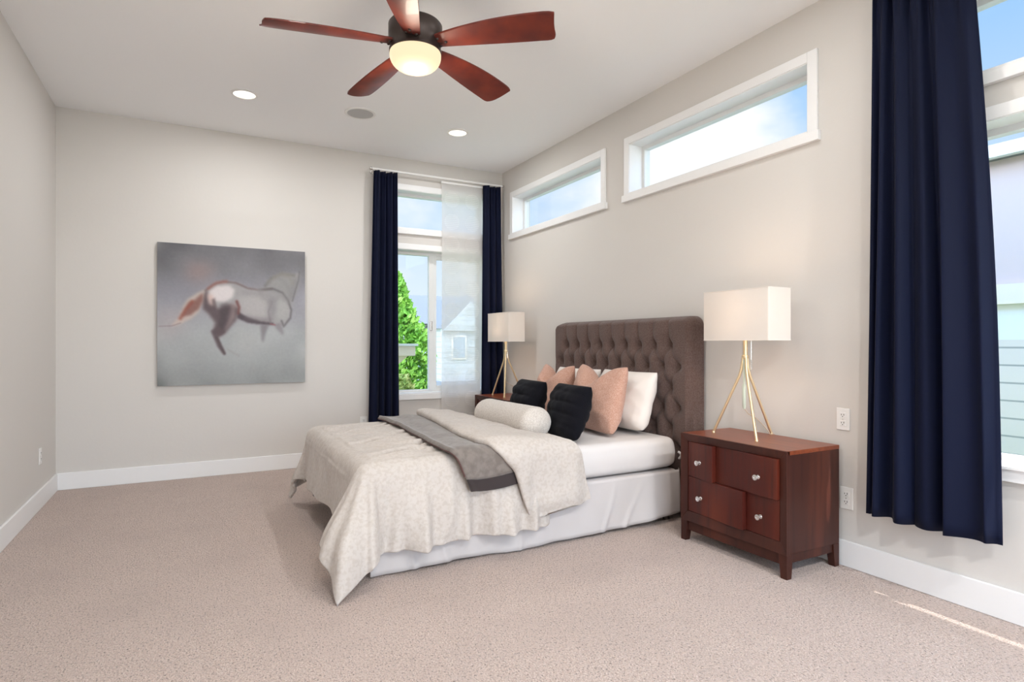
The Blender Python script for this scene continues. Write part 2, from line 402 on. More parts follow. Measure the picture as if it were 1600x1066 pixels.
# ------------------------------------------------------------ ceiling fixtures
def downlight(x, y, label):
    e = empty('recessed_downlight', (x, y, ZC - .012), label, 'ceiling light', 'recessed ceiling downlights')
    MB().lathe([(.096, ZC), (.096, ZC - .004), (.088, ZC - .009), (.078, ZC - .009), (.076, ZC - .004), (.076, ZC)], (x, y, 0), 40, cap=False).build('trim_ring', M['plate'], e, smooth=True)
    MB().lathe([(.0005, ZC - .0035), (.075, ZC - .0035), (.075, ZC - .001), (.0005, ZC - .001)], (x, y, 0), 40).build('lens', M['bulbs'], e)
    light('downlight_lamp', 'AREA', (x, y, ZC - .014), P_DOWN*(.55 if y > 4 else .30 if y > 0 else 3.1), (.99, .995, 1), shape='DISK', size=.14)
labels = ['lit round recessed downlight in ceiling left of the fan, above the horse painting', 'lit round recessed downlight in ceiling nearest the back window corner']
for i, (x, y) in enumerate(DOWNLIGHTS):
    downlight(x, y, labels[i] if i < 2 else 'round recessed downlight added to brighten the room, out of view beyond the fan and camera')
e = empty('ceiling_speaker', (1.208, 4.875, ZC - .01), 'round grey flush ceiling speaker between the two lit downlights', 'speaker')
MB().lathe([(.125, ZC), (.125, ZC - .005), (.112, ZC - .008), (.104, ZC - .006), (.104, ZC)], (1.208, 4.875, 0), 48, cap=False).build('speaker_ring', M['plate'], e, smooth=True)
MB().lathe([(.001, ZC - .008), (.06, ZC - .007), (.103, ZC - .005), (.103, ZC - .001), (.001, ZC - .001)], (1.208, 4.875, 0), 48).build('speaker_grille', M['speaker'], e, smooth=True)

fx, fy = FAN
e = empty('ceiling_fan', (fx, fy, 2.48), 'dark bronze ceiling fan with five red mahogany blades and a lit frosted bowl', 'ceiling fan')
MB().lathe([(.07, ZC - .001), (.07, ZC - .03), (.055, ZC - .06), (.02, ZC - .075)], (fx, fy, 0), 32).build('canopy', M['bronze'], e, smooth=True)
MB().lathe([(.013, ZC - .07), (.013, 2.72)], (fx, fy, 0), 16).build('downrod', M['bronze'], e, smooth=True)
MB().lathe([(.03, 2.745), (.06, 2.735), (.122, 2.722), (.130, 2.712), (.130, 2.655), (.125, 2.645), (.122, 2.600), (.126, 2.594), (.126, 2.583), (.118, 2.578)], (fx, fy, 0), 48).build('motor_housing', M['bronze'], e, smooth=True)
prof = [(.121, 2.585), (.124, 2.575)] + [(.124*math.cos(a)**.75, 2.565 - .073*math.sin(a)) for a in [R(x) for x in range(5, 90, 8)]] + [(.002, 2.492)]
MB().lathe(prof, (fx, fy, 0), 48).build('light_bowl', M['globe'], e, smooth=True)
light('fan_lamp', 'POINT', (fx, fy, 2.475), P_FAN, (1, .86, .70), shadow_soft_size=.10)
RB = .70
def blade(a, parent):
    d = Vector((math.cos(a), math.sin(a), 0)); p = Vector((-d.y, d.x, 0)); cz = 2.625; pitch = math.tan(R(15))
    def edge(t):  # leading/trailing offsets along the blade
        lead = .036 + .030*math.sin(min(t*1.15, 1)*PI/2) + .006*t
        trail = .040 + .052*math.sin(PI*min(t, 1)**.85*.62)
        return lead, trail
    n, m = 26, 10; top = []; 
    def pt(t, s_, side):
        lead, trail = edge(t); o = -trail + (lead + trail)*s_
        rr = .105 + (RB - .105)*t
        # tip: swept, slightly concave end
        rr += max(0, t - .85)/.15 * (-.012*(s_ - .5) - .008*math.sin(PI*s_*.9) - .014*max(0, (s_ - .7)/.3)**2)
        rt = max(0, t - .93)/.07
        q = (s_ - .5)*(1 - .10*rt*rt); o = -trail + (lead + trail)*(q + .5)
        z = cz - pitch*o*(.75+.25*t) + .010*math.sin(PI*s_)*(-1) + side*.0045 - .016*t*t
        return Vector((fx, fy, 0)) + d*rr + p*o + Vector((0, 0, z))
    mb = MB()
    vs = []; idx = {}
    for sd in (1, -1):
        for i in range(n+1):
            for j in range(m+1): idx[(sd, i, j)] = len(vs); vs.append(pt(i/n, j/m, sd))
    fs = []
    for sd in (1, -1):
        for i in range(n):
            for j in range(m):
                q = (idx[(sd,i,j)], idx[(sd,i+1,j)], idx[(sd,i+1,j+1)], idx[(sd,i,j+1)]); fs.append(q if sd > 0 else q[::-1])
    for i in range(n):
        fs.append((idx[(1,i,0)], idx[(-1,i,0)], idx[(-1,i+1,0)], idx[(1,i+1,0)])); fs.append((idx[(1,i+1,m)], idx[(-1,i+1,m)], idx[(-1,i,m)], idx[(1,i,m)]))
    for j in range(m):
        fs.append((idx[(1,0,j+1)], idx[(-1,0,j+1)], idx[(-1,0,j)], idx[(1,0,j)])); fs.append((idx[(1,n,j)], idx[(-1,n,j)], idx[(-1,n,j+1)], idx[(1,n,j+1)]))
    mb.add(vs, fs)
    b = mb.build('blade', M['blade'], parent, bevel=.0025)
    for (t, s_) in ((.035, .22), (.035, .78), (.095, .5)):
        q = pt(t, s_, -1); MB().lathe([(.0075, .002), (.0075, -.003), (.004, -.006)], tuple(q), 12).build('screw', M['bronze'], b, smooth=True)
    # blade iron reaching into the housing
    mbi = MB(); c0 = Vector((fx, fy, cz)) + d*.10
    mbi.tube([c0, c0 + d*.03, c0 + d*.07], [.018, .016, .012], 8).build('blade_iron', M['bronze'], parent, smooth=True)
for k in range(5): blade(R(-44.1 + 72*k), e)

# ------------------------------------------------------------ outlets
def outlet(axis, c, out, u, z, label, rounds=True):
    loc = (c, u, z - .06) if axis == 'x' else (u, c, z - .06)
    e = empty('wall_outlet', loc, label, 'outlet')
    def P(d, a, b): return (c - d*out, u + a, z + b) if axis == 'x' else (u + a, c - d*out, z + b)
    MB().box(P(0, -.036, -.058), P(.006, .036, .058)).build('cover_plate', M['plate'], e, bevel=.003)
    for s_ in (-1, 1):
        r = MB().box(P(.0055, -.017, s_*.021 - .0145), P(.0085, .017, s_*.021 + .0145)).build('receptacle', M['plate'], e, bevel=.004)
        sl = MB(); sl.box(P(.008, -.008, s_*.021 - .001), P(.0095, -.0055, s_*.021 + .008)); sl.box(P(.008, .0055, s_*.021 - .001), P(.0095, .008, s_*.021 + .007))
        sl.box(P(.008, -.0025, s_*.021 - .009), P(.0095, .0025, s_*.021 - .005)); sl.build('slots', M['slot'], r)
    MB().box(P(.005, -.002, -.002), P(.0085, .002, .002)).build('plate_screw', M['silver'], e)
outlet('x', XR, 1, 1.943, .768, 'white double outlet on right wall above the near nightstand top level, beside the lamp')
outlet('x', XR, 1, 1.925, .356, 'white double outlet low on right wall, partly behind the near nightstand side')
outlet('x', XL, -1, 5.317, .365, 'white outlet low on the left wall near the room corner')
outlet('y', YB, 1, 1.487, .387, 'white outlet low on back wall just left of the navy curtain')

# ------------------------------------------------------------ curtains
def curtain(name, label, group, axis, c, a0, a1, b0, b1, z0, z1, folds, seed, amp=.035, sway=None, prof=None):
    rnd = random.Random(seed); ph = [rnd.uniform(-.5, .5) for _ in range(8)]; wv = [rnd.uniform(.6, 1.3) for _ in range(24)]
    def fn(s_, t):
        # t: 0 top, 1 bottom
        A = a0 + (b0 - a0)*t; B = a1 + (b1 - a1)*t
        if sway: dA, dB = sway(t); A += dA; B += dB
        sp = s_ + .018*math.sin(2*PI*2.3*s_ + ph[0]) + .02*math.sin(2*PI*1.3*s_ + 2*t + ph[1])*t
        f = prof(s_, t) if prof else None
        if f is None:
            w_ = wv[int(sp*folds*2) % 24]
            f = math.sin(2*PI*folds*sp) * (.55 + .45*t) * (.7 + .3*math.sin(3*sp + ph[2])) + .25*math.sin(2*PI*folds*2*sp + ph[3])*(1 - t)**2
        u = A + (B - A)*s_ + .25*(B - A)/folds*math.cos(2*PI*folds*sp)*.35*t*(0 if s_ in (0, 1) else 1)
        d = c + amp*f
        z = z1 + (z0 - z1)*t + .004*math.sin(9*s_)
        return (d, u, z) if axis == 'x' else (u, d, z)
    o = MB().grid(fn, 110, 46).build(name, M['navy'], None, smooth=True, solid=.0025)
    return tag(o, label, 'curtain', group)
curtain('curtain', 'navy blue curtain hanging left of the back window, right of the painting', 'navy curtains', 'y', YB - .10, 1.56, 1.805, 1.510, 1.812, .30, 2.858, 4, 3, .036)
curtain('curtain', 'navy blue curtain hanging in the far corner beside the sheer panel', 'navy curtains', 'y', YB - .10, 2.745, 2.958, 2.725, 2.992, .30, 2.858, 3, 5, .036)
def sway_big(t):
    return (.0, -.02*math.sin(PI*t))
def prof_big(s_, t):
    # a few deep folds near the wall side, then one broad smooth belly towards the window
    pts = [(0, .2), (.06, .9), (.13, -.6), (.20, .7), (.29, -.8), (.40, .55), (.50, -.2), (.58, .9), (.63, .55), (.68, -.75), (.82, .15), (.92, -.15), (1, .75)]
    for (x0, y0), (x1, y1) in zip(pts, pts[1:]):
        if x0 <= s_ <= x1:
            q = (s_ - x0)/(x1 - x0); q = q*q*(3 - 2*q); f = y0 + (y1 - y0)*q; break
    pin = .35*math.sin(2*PI*11*s_)*(max(0, 1 - t*6))**2
    return f*(.45 + .55*min(1, t*1.6)) + pin + .10*math.sin(7*s_ + 3*t)
curtain('curtain', 'large navy blue curtain in the right foreground covering the edge of the side window', 'navy curtains', 'x', XR - .125, 1.72, 1.31, 1.755, 1.205, .335, 2.858, 3.5, 9, .05, sway_big, prof_big)

def rod(axis, c, u0, u1, z, label):
    P = (lambda d, u, zz: (c + d, u, zz)) if axis == 'x' else (lambda d, u, zz: (u, c + d, zz))
    e = empty('curtain_rod', P(0, u0, z), label, 'curtain rod')
    MB().tube([P(0, u0, z), P(0, u1, z)], .011, 12).build('rod', M['plate'], e, smooth=True)
    for u in (u0, u1):
        MB().tube([P(0, u - .012, z), P(0, u + .012, z)], .014, 14).build('end_cap', M['silver'], e, smooth=True)
    wl = (YB if axis == 'y' else XR) - c
    for u in (u0 + .03, u1 - .03):
        mb = MB(); mb.tube([P(0, u, z - .013), P(wl*.5, u, z - .013), P(wl - .004, u, z - .013)], .006, 8)
        mb.tube([P(wl - .008, u, z - .012), P(wl, u, z - .012)], .02, 14); mb.build('bracket', M['silver'], e, smooth=True)
    return e
rod('y', YB - .10, 1.535, 2.985, 2.875, 'thin white curtain rod above the back window')
rod('x', XR - .125, -1.40, 1.765, 2.875, 'thin white curtain rod above the right side window, cut off by the frame top')

def sheer(s_, t):
    x = 2.285 + .465*s_ + (.004*math.sin(5*t) - .035*(max(0, t-.6)/.4)**2*s_)
    y = YB - .062 + .004*math.sin(2*PI*s_ + 4*t)
    return (x, y, 2.845 - 2.47*t)
so = MB().grid(sheer, 12, 40).build('sheer_panel', M['sheer'], None, smooth=True)
tag(so, 'flat translucent white panel with striped dots covering right half of the back window', 'sheer curtain')
mb = MB().box((2.28, YB - .068, 2.835), (2.755, YB - .056, 2.853)); tag(mb.build('panel_rail', M['plate'], None), 'white hanging rail along the top of the sheer panel', 'curtain rail')

# ------------------------------------------------------------ painting
def painting():
    n = 250
    gx, gy = np.meshgrid(np.linspace(0, 1, n), np.linspace(0, 1, n))   # gy: 0 top
    px = 65 + gx*943; top = 75 + (px-65)*.0688; bot = 990 - (px-65)*.0235; py = top + gy*(bot - top)
    S = 943/n
    rs = np.random.RandomState(3)
    def blur(a, s_):
        s_ = max(s_/S, .3); r = int(3*s_)+1; k = np.exp(-np.arange(-r, r+1)**2/(2*s_*s_)); k /= k.sum()
        a = np.pad(a, r, mode='edge'); a = np.apply_along_axis(lambda v: np.convolve(v, k, 'valid'), 0, a)
        return np.apply_along_axis(lambda v: np.convolve(v, k, 'valid'), 1, a)
    def poly(P_):
        ins = np.zeros(px.shape, bool); j = len(P_)-1
        for i in range(len(P_)):
            xi, yi = P_[i]; xj, yj = P_[j]
            ins ^= ((yi > py) != (yj > py)) & (px < (xj-xi)*(py-yi)/((yj-yi) or 1e-9) + xi); j = i
        return ins.astype(float)
    def stroke(P_, w_):
        d = np.full(px.shape, 1e9)
        for (x0, y0), (x1, y1) in zip(P_, P_[1:]):
            dx, dy = x1-x0, y1-y0; t = np.clip(((px-x0)*dx + (py-y0)*dy)/(dx*dx+dy*dy+1e-9), 0, 1)
            d = np.minimum(d, np.hypot(px-x0-t*dx, py-y0-t*dy))
        return np.exp(-(d/w_)**2)
    C = np.zeros((n, n, 3))
    def c(*v): return np.array(v)/255.
    stops = [(0, c(104,103,107)), (.18, c(122,121,126)), (.33, c(142,141,150)), (.5, c(158,158,164)), (.62, c(166,169,170)), (.82, c(160,163,163)), (1, c(136,139,138))]
    for k in range(3): C[..., k] = np.interp(gy, [s_[0] for s_ in stops], [s_[1][k] for s_ in stops])
    nz = blur(rs.randn(n, n), 45); nz /= nz.std(); C += nz[..., None]*.014
    C *= (1 - .16*np.exp(-(gx/.12)**2)*np.exp(-(gy/.35)**2))[..., None]
    def lay(m_, colr, a): 
        nonlocal C
        m_ = np.clip(m_*a, 0, 1)[..., None]; C = C*(1-m_) + c(*colr)*m_
    lay(blur(poly([(250,200),(420,230),(330,330),(240,320)]), 40), (150,115,108), .5)
    lay(blur(poly([(70,520),(200,500),(230,640),(80,700)]), 45), (172,160,162), .6)
    body = [(345,385),(400,340),(460,325),(540,332),(620,368),(700,378),(760,360),(800,300),(850,275),(930,285),(968,270),(965,330),(945,400),(925,430),(915,500),(905,560),(860,615),(800,605),(720,600),(640,592),(560,560),(520,600),(470,660),(430,700),(385,650),(400,590),(370,530),(335,500),(330,440)]
    lay(blur(poly(body), 9), (158,155,155), .85)
    lay(blur(poly([(560,420),(640,400),(740,410),(780,470),(760,560),(680,570),(590,540),(555,480)]), 22), (176,172,172), .8)
    lay(blur(poly([(820,430),(890,450),(905,530),(860,590),(800,560),(780,500)]), 22), (172,171,170), .7)
    lay(blur(poly([(800,310),(850,285),(930,300),(950,350),(920,420),(880,410),(840,370),(760,360)]), 16), (160,160,158), .6)
    lay(blur(poly([(700,385),(760,350),(800,295),(850,275),(930,285),(966,275),(962,335),(940,400),(922,455),(900,470),(850,420),(790,400)]), 12), (137,136,136), .62)
    lay(blur(poly([(930,300),(962,330),(935,420),(918,450),(905,400)]), 10), (122,121,124), .5)
    # hindquarter shadow and the pale rump
    lay(blur(poly([(335,400),(365,380),(370,460),(430,500),(520,470),(560,500),(545,570),(510,610),(470,660),(430,680),(395,650),(415,590),(370,530),(335,500)]), 10), (78,62,66), .88)
    lay(blur(poly([(375,385),(420,355),(500,350),(535,380),(520,430),(470,460),(410,450),(375,440)]), 9), (222,214,214), .85)
    lay(blur(poly([(360,400),(400,420),(400,480),(375,470)]), 10), (205,170,160), .7)
    lay(blur(poly([(505,470),(540,470),(535,560),(500,610),(470,640)]), 9), (160,140,138), .6)
    lay(blur(poly([(555,520),(620,555),(700,580),(790,590),(790,603),(700,600),(620,590),(552,560)]), 6), (62,50,58), .9)
    lay(stroke([(548,455),(562,490),(558,530)], 11), (105,58,55), .75)
    lay(stroke([(350,385),(400,345),(460,327),(540,335),(620,370),(700,382),(780,372)], 8), (105,85,84), .6)
    lay(stroke([(370,370),(420,335),(480,326)], 12), (150,90,80), .5)
    lay(stroke([(700,378),(790,375),(850,400),(890,450),(912,510),(905,560),(860,612),(845,580)], 9), (98,95,98), .7)
    lay(stroke([(735,355),(770,310),(850,277),(930,290)], 12), (112,109,105), .6)
    lay(stroke([(968,268),(962,320),(935,400),(920,450)], 7), (104,101,105), .6)
    lay(stroke([(780,460),(755,520),(770,590)], 7), (125,120,122), .6)
    lay(stroke([(700,378),(720,430),(770,450),(850,420),(890,450)], 22), (140,138,138), .45)
    lay(stroke([(600,400),(690,400),(760,420),(790,500)], 26), (142,139,140), .45)
    lay(blur(poly([(760,440),(800,430),(800,520),(790,580),(755,560),(745,500)]), 14), (128,125,127), .55)
    lay(blur(poly([(440,480),(480,460),(520,500),(490,590),(450,640),(420,640),(440,570)]), 12), (60,48,54), .6)
    lay(blur(poly([(390,440),(410,430),(420,490),(400,510)]), 6), (80,62,66), .6)
    lay(blur(poly([(600,545),(700,560),(780,560),(780,590),(680,585),(600,570)]), 12), (110,100,104), .5)
    lay(stroke([(820,300),(870,330),(900,380),(905,430)], 14), (132,131,131), .5)
    lay(stroke([(760,330),(800,300),(850,285),(900,300),(920,340)], 16), (134,131,124), .45)
    # tail
    lay(blur(poly([(350,375),(300,400),(240,440),(215,490),(185,560),(140,612),(190,600),(270,560),(310,520),(335,440)]), 8), (196,178,166), .8)
    lay(blur(poly([(335,400),(290,440),(250,460),(205,550),(260,540),(310,500),(335,450)]), 8), (118,72,64), .8)
    lay(stroke([(270,455),(235,500),(200,560)], 13), (140,66,50), .6)
    lay(stroke([(75,610),(150,608),(200,590)], 4), (130,115,115), .5)
    # legs
    lay(blur(poly([(385,640),(440,610),(475,650),(430,680),(475,780),(465,795),(425,740),(400,680)]), 6), (84,68,72), .85)
    lay(stroke([(420,680),(445,740),(470,785)], 9), (80,66,68), .8)
    lay(blur(poly([(700,600),(760,605),(735,660),(722,720),(710,700)]), 8), (112,106,110), .75)
    lay(blur(poly([(790,600),(840,590),(862,660),(850,670),(810,630)]), 8), (128,122,126), .7)
    lay(stroke([(770,598),(800,604)], 5), (150,80,90), .6)
    lay(stroke([(490,760),(560,800)], 8), (150,145,145), .4)
    lay(blur(poly([(540,640),(680,650),(700,760),(560,780)]), 40), (172,173,172), .7)
    C += rs.randn(n, n, 1)*.003 + blur(rs.randn(n, n), 5)[..., None]*.018
    lin = np.where(C <= .04045, C/12.92, ((np.clip(C, 0, 1)+.055)/1.055)**2.4)
    x0, x1, z0, z1 = -.262, .928, .805, 2.022
    e = empty('horse_painting', ((x0+x1)/2, YB, z0), 'large square grey painting of a galloping horse on the back wall', 'painting')
    yf = YB - .040
    MB().box((x0, yf + .001, z0), (x1, YB - .002, z1)).build('stretcher_frame', mat('canvas_side', (.42, .41, .40), .8), e, bevel=.002)
    m = MB(); xs = np.linspace(x0, x1, n); zs = np.linspace(z1, z0, n)
    for i in range(n):
        for j in range(n):
            m.v.append((xs[j], yf, zs[i])); m.c.append((*lin[i, j], 1))
    m.f = [(i*n+j, (i+1)*n+j, (i+1)*n+j+1, i*n+j+1) for i in range(n-1) for j in range(n-1)]
    pm = bpy.data.materials.new('painted_canvas'); pm.use_nodes = True; t = pm.node_tree; b = t.nodes['Principled BSDF']; b.inputs['Roughness'].default_value = .55
    a = t.nodes.new('ShaderNodeVertexColor'); a.layer_name = 'paint'; t.links.new(a.outputs[0], b.inputs['Base Color'])
    m.build('canvas', pm, e)
painting()

# ------------------------------------------------------------ nightstands
def nightstand(label):
    x0, x1, y0, y1, zb, zt = 2.575, 2.992, 1.945, 2.665, .12, .635
    e = empty('nightstand', ((x0+x1)/2, (y0+y1)/2, 0), label, 'nightstand', 'matching cherry nightstands')
    cs = MB(); t = .02
    cs.box((x0 + .012, y0, zb), (x1, y0 + t, zt - .022)); cs.box((x0 + .012, y1 - t, zb), (x1, y1, zt - .022)); cs.box((x1 - .01, y0 + t, zb), (x1, y1 - t, zt - .022)); cs.box((x0 + .012, y0 + t, zb), (x1 - .01, y1 - t, zb + t))
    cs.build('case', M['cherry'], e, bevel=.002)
    MB().box((x0 + .010, y0 - .001, zt - .022), (x1 + .001, y1 + .001, zt)).build('top', M['cherry_lamplit'], e, bevel=.003)
    # mitred picture-frame front
    fwd = .045; fr = MB()
    O = [(y0 - .001, zb), (y1 + .001, zb), (y1 + .001, zt - .001), (y0 - .001, zt - .001)]; I = [(y0 + fwd, zb + fwd + .012), (y1 - fwd, zb + fwd + .012), (y1 - fwd, zt - fwd), (y0 + fwd, zt - fwd)]
    for i in range(4):
        j = (i+1) % 4; g = .0012
        vs = []
        for X_ in ((x0, x0 + .010), ):
            for (q, xx) in ((O[i], x0), (O[j], x0), (I[j], x0 + .009), (I[i], x0 + .009)): vs.append((xx, q[0], q[1]))
            for q in (O[i], O[j], I[j], I[i]): vs.append((x0 + .024, q[0], q[1]))
        fr.add(vs, [(0,1,2,3), (7,6,5,4), (0,4,5,1), (1,5,6,2), (2,6,7,3), (3,7,4,0)])
    fr.build('front_frame', M['cherry'], e, bevel=.0015)
    iy0, iy1, iz0, iz1 = y0 + fwd, y1 - fwd, zb + fwd + .012, zt - fwd; th = (iy1 - iy0)/3; zm = (iz0 + iz1)/2
    MB().box((x0 + .022, iy0, iz0), (x0 + .026, iy1, iz1)).build('back_panel', M['cherry'], e)
    # drawer fronts: sculpted, each rising towards the camera-side edge
    def drawer(ya, yb, za, zb_, lo, hi, ky, step=None):
        nu, nv = 24, 8; m = MB()
        def dep(s_):   # s_: 0 at far (y high) side, 1 at near side
            q = s_*s_*(3 - 2*s_)
            return lo + (hi - lo)*q
        vs = []
        for i in range(nu+1):
            s_ = i/nu; y = yb - .0015 - (yb - ya - .003)*s_
            for j in range(nv+1):
                z = za + .0015 + (zb_ - za - .003)*j/nv
                vs.append((x0 + .016 - dep(s_) , y, z))
        b = len(vs); 
        for i in range(nu+1):
            y = yb - .0015 - (yb - ya - .003)*i/nu
            for j in range(nv+1): vs.append((x0 + .022, y, za + .0015 + (zb_ - za - .003)*j/nv))
        fs = []; w_ = nv+1
        for i in range(nu):
            for j in range(nv):
                fs.append((i*w_+j, (i+1)*w_+j, (i+1)*w_+j+1, i*w_+j+1)); fs.append((b+i*w_+j+1, b+(i+1)*w_+j+1, b+(i+1)*w_+j, b+i*w_+j))
            fs.append((i*w_, b+i*w_, b+(i+1)*w_, (i+1)*w_)); fs.append((i*w_+nv, (i+1)*w_+nv, b+(i+1)*w_+nv, b+i*w_+nv))
        for j in range(nv):
            fs.append((j, j+1, b+j+1, b+j)); k = nu*w_; fs.append((k+j+1, k+j, b+k+j, b+k+j+1))
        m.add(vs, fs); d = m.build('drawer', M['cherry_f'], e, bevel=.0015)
        s_ = (yb - ky)/(yb - ya); kx = x0 + .016 - dep(s_); kz = (za + zb_)/2 - .008
        MB().lathe([(.011, 0), (.011, -.003), (.0055, -.006), (.005, -.014), (.012, -.018), (.016, -.024), (.0145, -.029), (.008, -.0295), (.0075, -.027)], (kx, ky, kz), 24, 'x').build('knob', M['silver'], d, smooth=True)
    drawer(iy1 - th, iy1, zm, iz1, .001, .028, iy1 - th*.5)
    drawer(iy0, iy1 - th, zm, iz1, -.001, .027, iy0 + th*.55)
    drawer(iy0 + th, iy1, iz0, zm, .001, .028, iy1 - th*.5)
    drawer(iy0, iy0 + th, iz0, zm, -.001, .010, iy0 + th*.55)
    bs = MB(); bs.box((x0 + .016, y0 + .03, .062), (x0 + .034, y1 - .03, zb)); bs.box((x0 + .03, y0 + .008, .075), (x1 - .03, y0 + .022, zb)); bs.box((x0 + .03, y1 - .022, .075), (x1 - .03, y1 - .008, zb))
    bs.build('base_rail', M['cherry'], e, bevel=.002)
    for (lx, ly, sx, sy) in ((x0 + .002, y0, 1, 1), (x0 + .002, y1, 1, -1), (x1, y0, -1, 1), (x1, y1, -1, -1)):
        vs = []
        for (z, k) in ((0, .036), (zb, .048)):
            vs += [(lx, ly, z), (lx + sx*k, ly, z), (lx + sx*k, ly + sy*k, z), (lx, ly + sy*k, z)]
        MB().add(vs, [(0,1,2,3), (4,5,6,7), (0,1,5,4), (1,2,6,5), (2,3,7,6), (3,0,4,7)]).build('leg', M['cherry'], e, bevel=.002)
    return e
ns = nightstand('dark cherry nightstand with four silver-knobbed drawers, right of the bed')
ns2 = copy_tree(ns); ns2.location.y += 2.95
ns2['label'] = 'dark cherry nightstand mostly hidden behind the bed pillows, by the back window'

# ------------------------------------------------------------ table lamps
def lamp(label, loc):
    cx, cy, z = loc
    e = empty('table_lamp', loc, label, 'lamp', 'matching brass tripod table lamps')
    sx, sy, zb, zt, th = .092, .231, z + .55, z + .836, .002
    def ring(a, b, r, zz):
        pts = []
        for (qx, qy, a0) in ((a-r, b-r, 0), (-a+r, b-r, 90), (-a+r, -b+r, 180), (a-r, -b+r, 270)):
            for k in range(4): an = R(a0 + k*30); pts.append((cx + qx + r*math.cos(an), cy + qy + r*math.sin(an), zz))
        return pts
    vs = ring(sx, sy, .008, zb) + ring(sx, sy, .008, zt) + ring(sx-th, sy-th, .007, zt) + ring(sx-th, sy-th, .007, zb)
    fs = []
    for j in range(4):
        for i in range(16):
            k = (i+1) % 16; q = (j+1) % 4; fs.append((j*16+i, j*16+k, q*16+k, q*16+i))
    sh = MB().add(vs, fs).build('lamp_shade', M['shade'], e, smooth=True)
    tm = mat('shade_trim', (.85, .80, .74), .8)
    for zz in (zb, zt):
        P_ = ring(sx + .0006, sy + .0006, .008, zz); MB().tube(P_ + [P_[0]], .0016, 6).build('shade_trim', tm, sh)
    sp = MB(); sp.tube([(cx - sx, cy, zb + .03), (cx + sx, cy, zb + .03)], .0025, 6); sp.build('shade_spider', M['brass'], sh)
    MB().lathe([(.0125, z + .64), (.0125, z + .47), (.0125, z + .455)], (cx, cy, 0), 20).build('pole', M['brass'], e, smooth=True)
    MB().lathe([(.0135, z + .466), (.019, z + .463), (.019, z + .450), (.0135, z + .447)], (cx, cy, 0), 20).build('collar', M['brass'], e, smooth=True)
    MB().lathe([(.012, z + .66), (.028, z + .69), (.032, z + .72), (.024, z + .75), (.002, z + .76)], (cx, cy, 0), 20).build('bulb', mat('lit_bulb', (.9, .85, .7), .4, emit=(1, .85, .6), estr=3), e, smooth=True)
    lf = light('bulb_light', 'POINT', (cx, cy, z + .71), P_LAMP, (1, .72, .52), shadow_soft_size=.045)
    for a in (108, 238, 352):
        d = Vector((math.cos(R(a)), math.sin(R(a)), 0)); c0 = Vector((cx, cy, z))
        pts = [c0 + d*.013 + Vector((0, 0, .452)), c0 + d*.018 + Vector((0, 0, .415)), c0 + d*.022 + Vector((0, 0, .385)), c0 + d*.034 + Vector((0, 0, .345)), c0 + d*.105 + Vector((0, 0, .19)), c0 + d*.190 + Vector((0, 0, .006))]
        l = MB().tube(pts, [.0078]*6, 12).build('leg', M['brass'], e, smooth=True)
        f = c0 + d*.1905; MB().lathe([(.009, .010), (.010, .0005)], (f.x, f.y, z), 12).build('foot', M['brass'], l, smooth=True)
    MB().lathe([(.0065, z + .44), (.0065, z + .30), (.010, z + .295), (.010, z + .165), (.004, z + .155)], (cx - .004, cy + .004, 0), 14).build('stem', M['clear'], e, smooth=True)
    MB().tube([(cx - .004, cy + .004, z + .16), (cx + .01, cy - .01, z + .13), (cx + .06, cy - .03, z + .10), (cx + .11, cy - .045, z + .05), (cx + .15, cy - .05, z + .006), (cx + .185, cy - .05, z + .004)], .0025, 8).build('power_cord', M['cord'], e, smooth=True)
    pc = MB(); pc.tube([(cx - .01, cy - .05, z + .60), (cx - .01, cy - .05, z + .44)], .0012, 6); pc.tube([(cx - .01, cy - .05, z + .44), (cx - .01, cy - .05, z + .385)], .0028, 8); pc.build('pull_chain', M['silver'], e)
    return e
lamp('brass tripod table lamp with white box shade on near nightstand', (2.80, 2.385, .635))
lamp('brass tripod table lamp with white box shade in the far corner by the window', (2.79, 5.335, .635))

# ------------------------------------------------------------ bed
BX0, BX1, BY0, BY1 = .74, 2.86, 2.955, 4.475     # base footprint
bed = empty('bed', ((BX0+BX1)/2, (BY0+BY1)/2, 0), 'queen bed base with tufted taupe headboard and pale bed skirt', 'bed')
HY0, HY1, HX0, HX1, HZ = 2.895, 4.555, 2.885, 3.005, 1.352
rows = [(1.152, 3.10), (1.007, 3.02), (.866, 3.10), (.728, 3.02), (.590, 3.10), (.452, 3.02)]
btn = []
for k, (z, ys) in enumerate(rows):
    n_ = 9 if k % 2 == 0 else 10
    for i in range(n_): btn.append((ys + (.1585 if k % 2 == 0 else .1590)*i, z, k))
creases = []
bset = {}
for (y, z, k) in btn: bset.setdefault(k, []).append(y)
for k in range(len(rows)-1):
    for y in bset[k]:
        for y2 in bset[k+1]:
            if abs(y2 - y) < .1: creases.append((y, rows[k][0], y2, rows[k+1][0]))
for y in bset[0]: creases.append((y, rows[0][0], y, HZ - .02))
CR = np.array(creases); BT_ = np.array([(y, z) for y, z, k in btn])
nu, nv = 250, 150
ys = np.linspace(HY0, HY1, nu+1); zs = np.linspace(.05, HZ, nv+1)
Yg, Zg = np.meshgrid(ys, zs, indexing='ij')
dc = np.full(Yg.shape, 9.)
for (a, b, c_, d_) in CR:
    dx, dy = c_-a, d_-b; t = np.clip(((Yg-a)*dx + (Zg-b)*dy)/(dx*dx+dy*dy), 0, 1); dc = np.minimum(dc, np.hypot(Yg-a-t*dx, Zg-b-t*dy))
db = np.full(Yg.shape, 9.)
for (a, b) in BT_: db = np.minimum(db, np.hypot(Yg-a, Zg-b))
puff = .018*(1 - np.exp(-(dc/.018)**1.1)) + .046*(1 - np.exp(-(db/.040)**1.7))
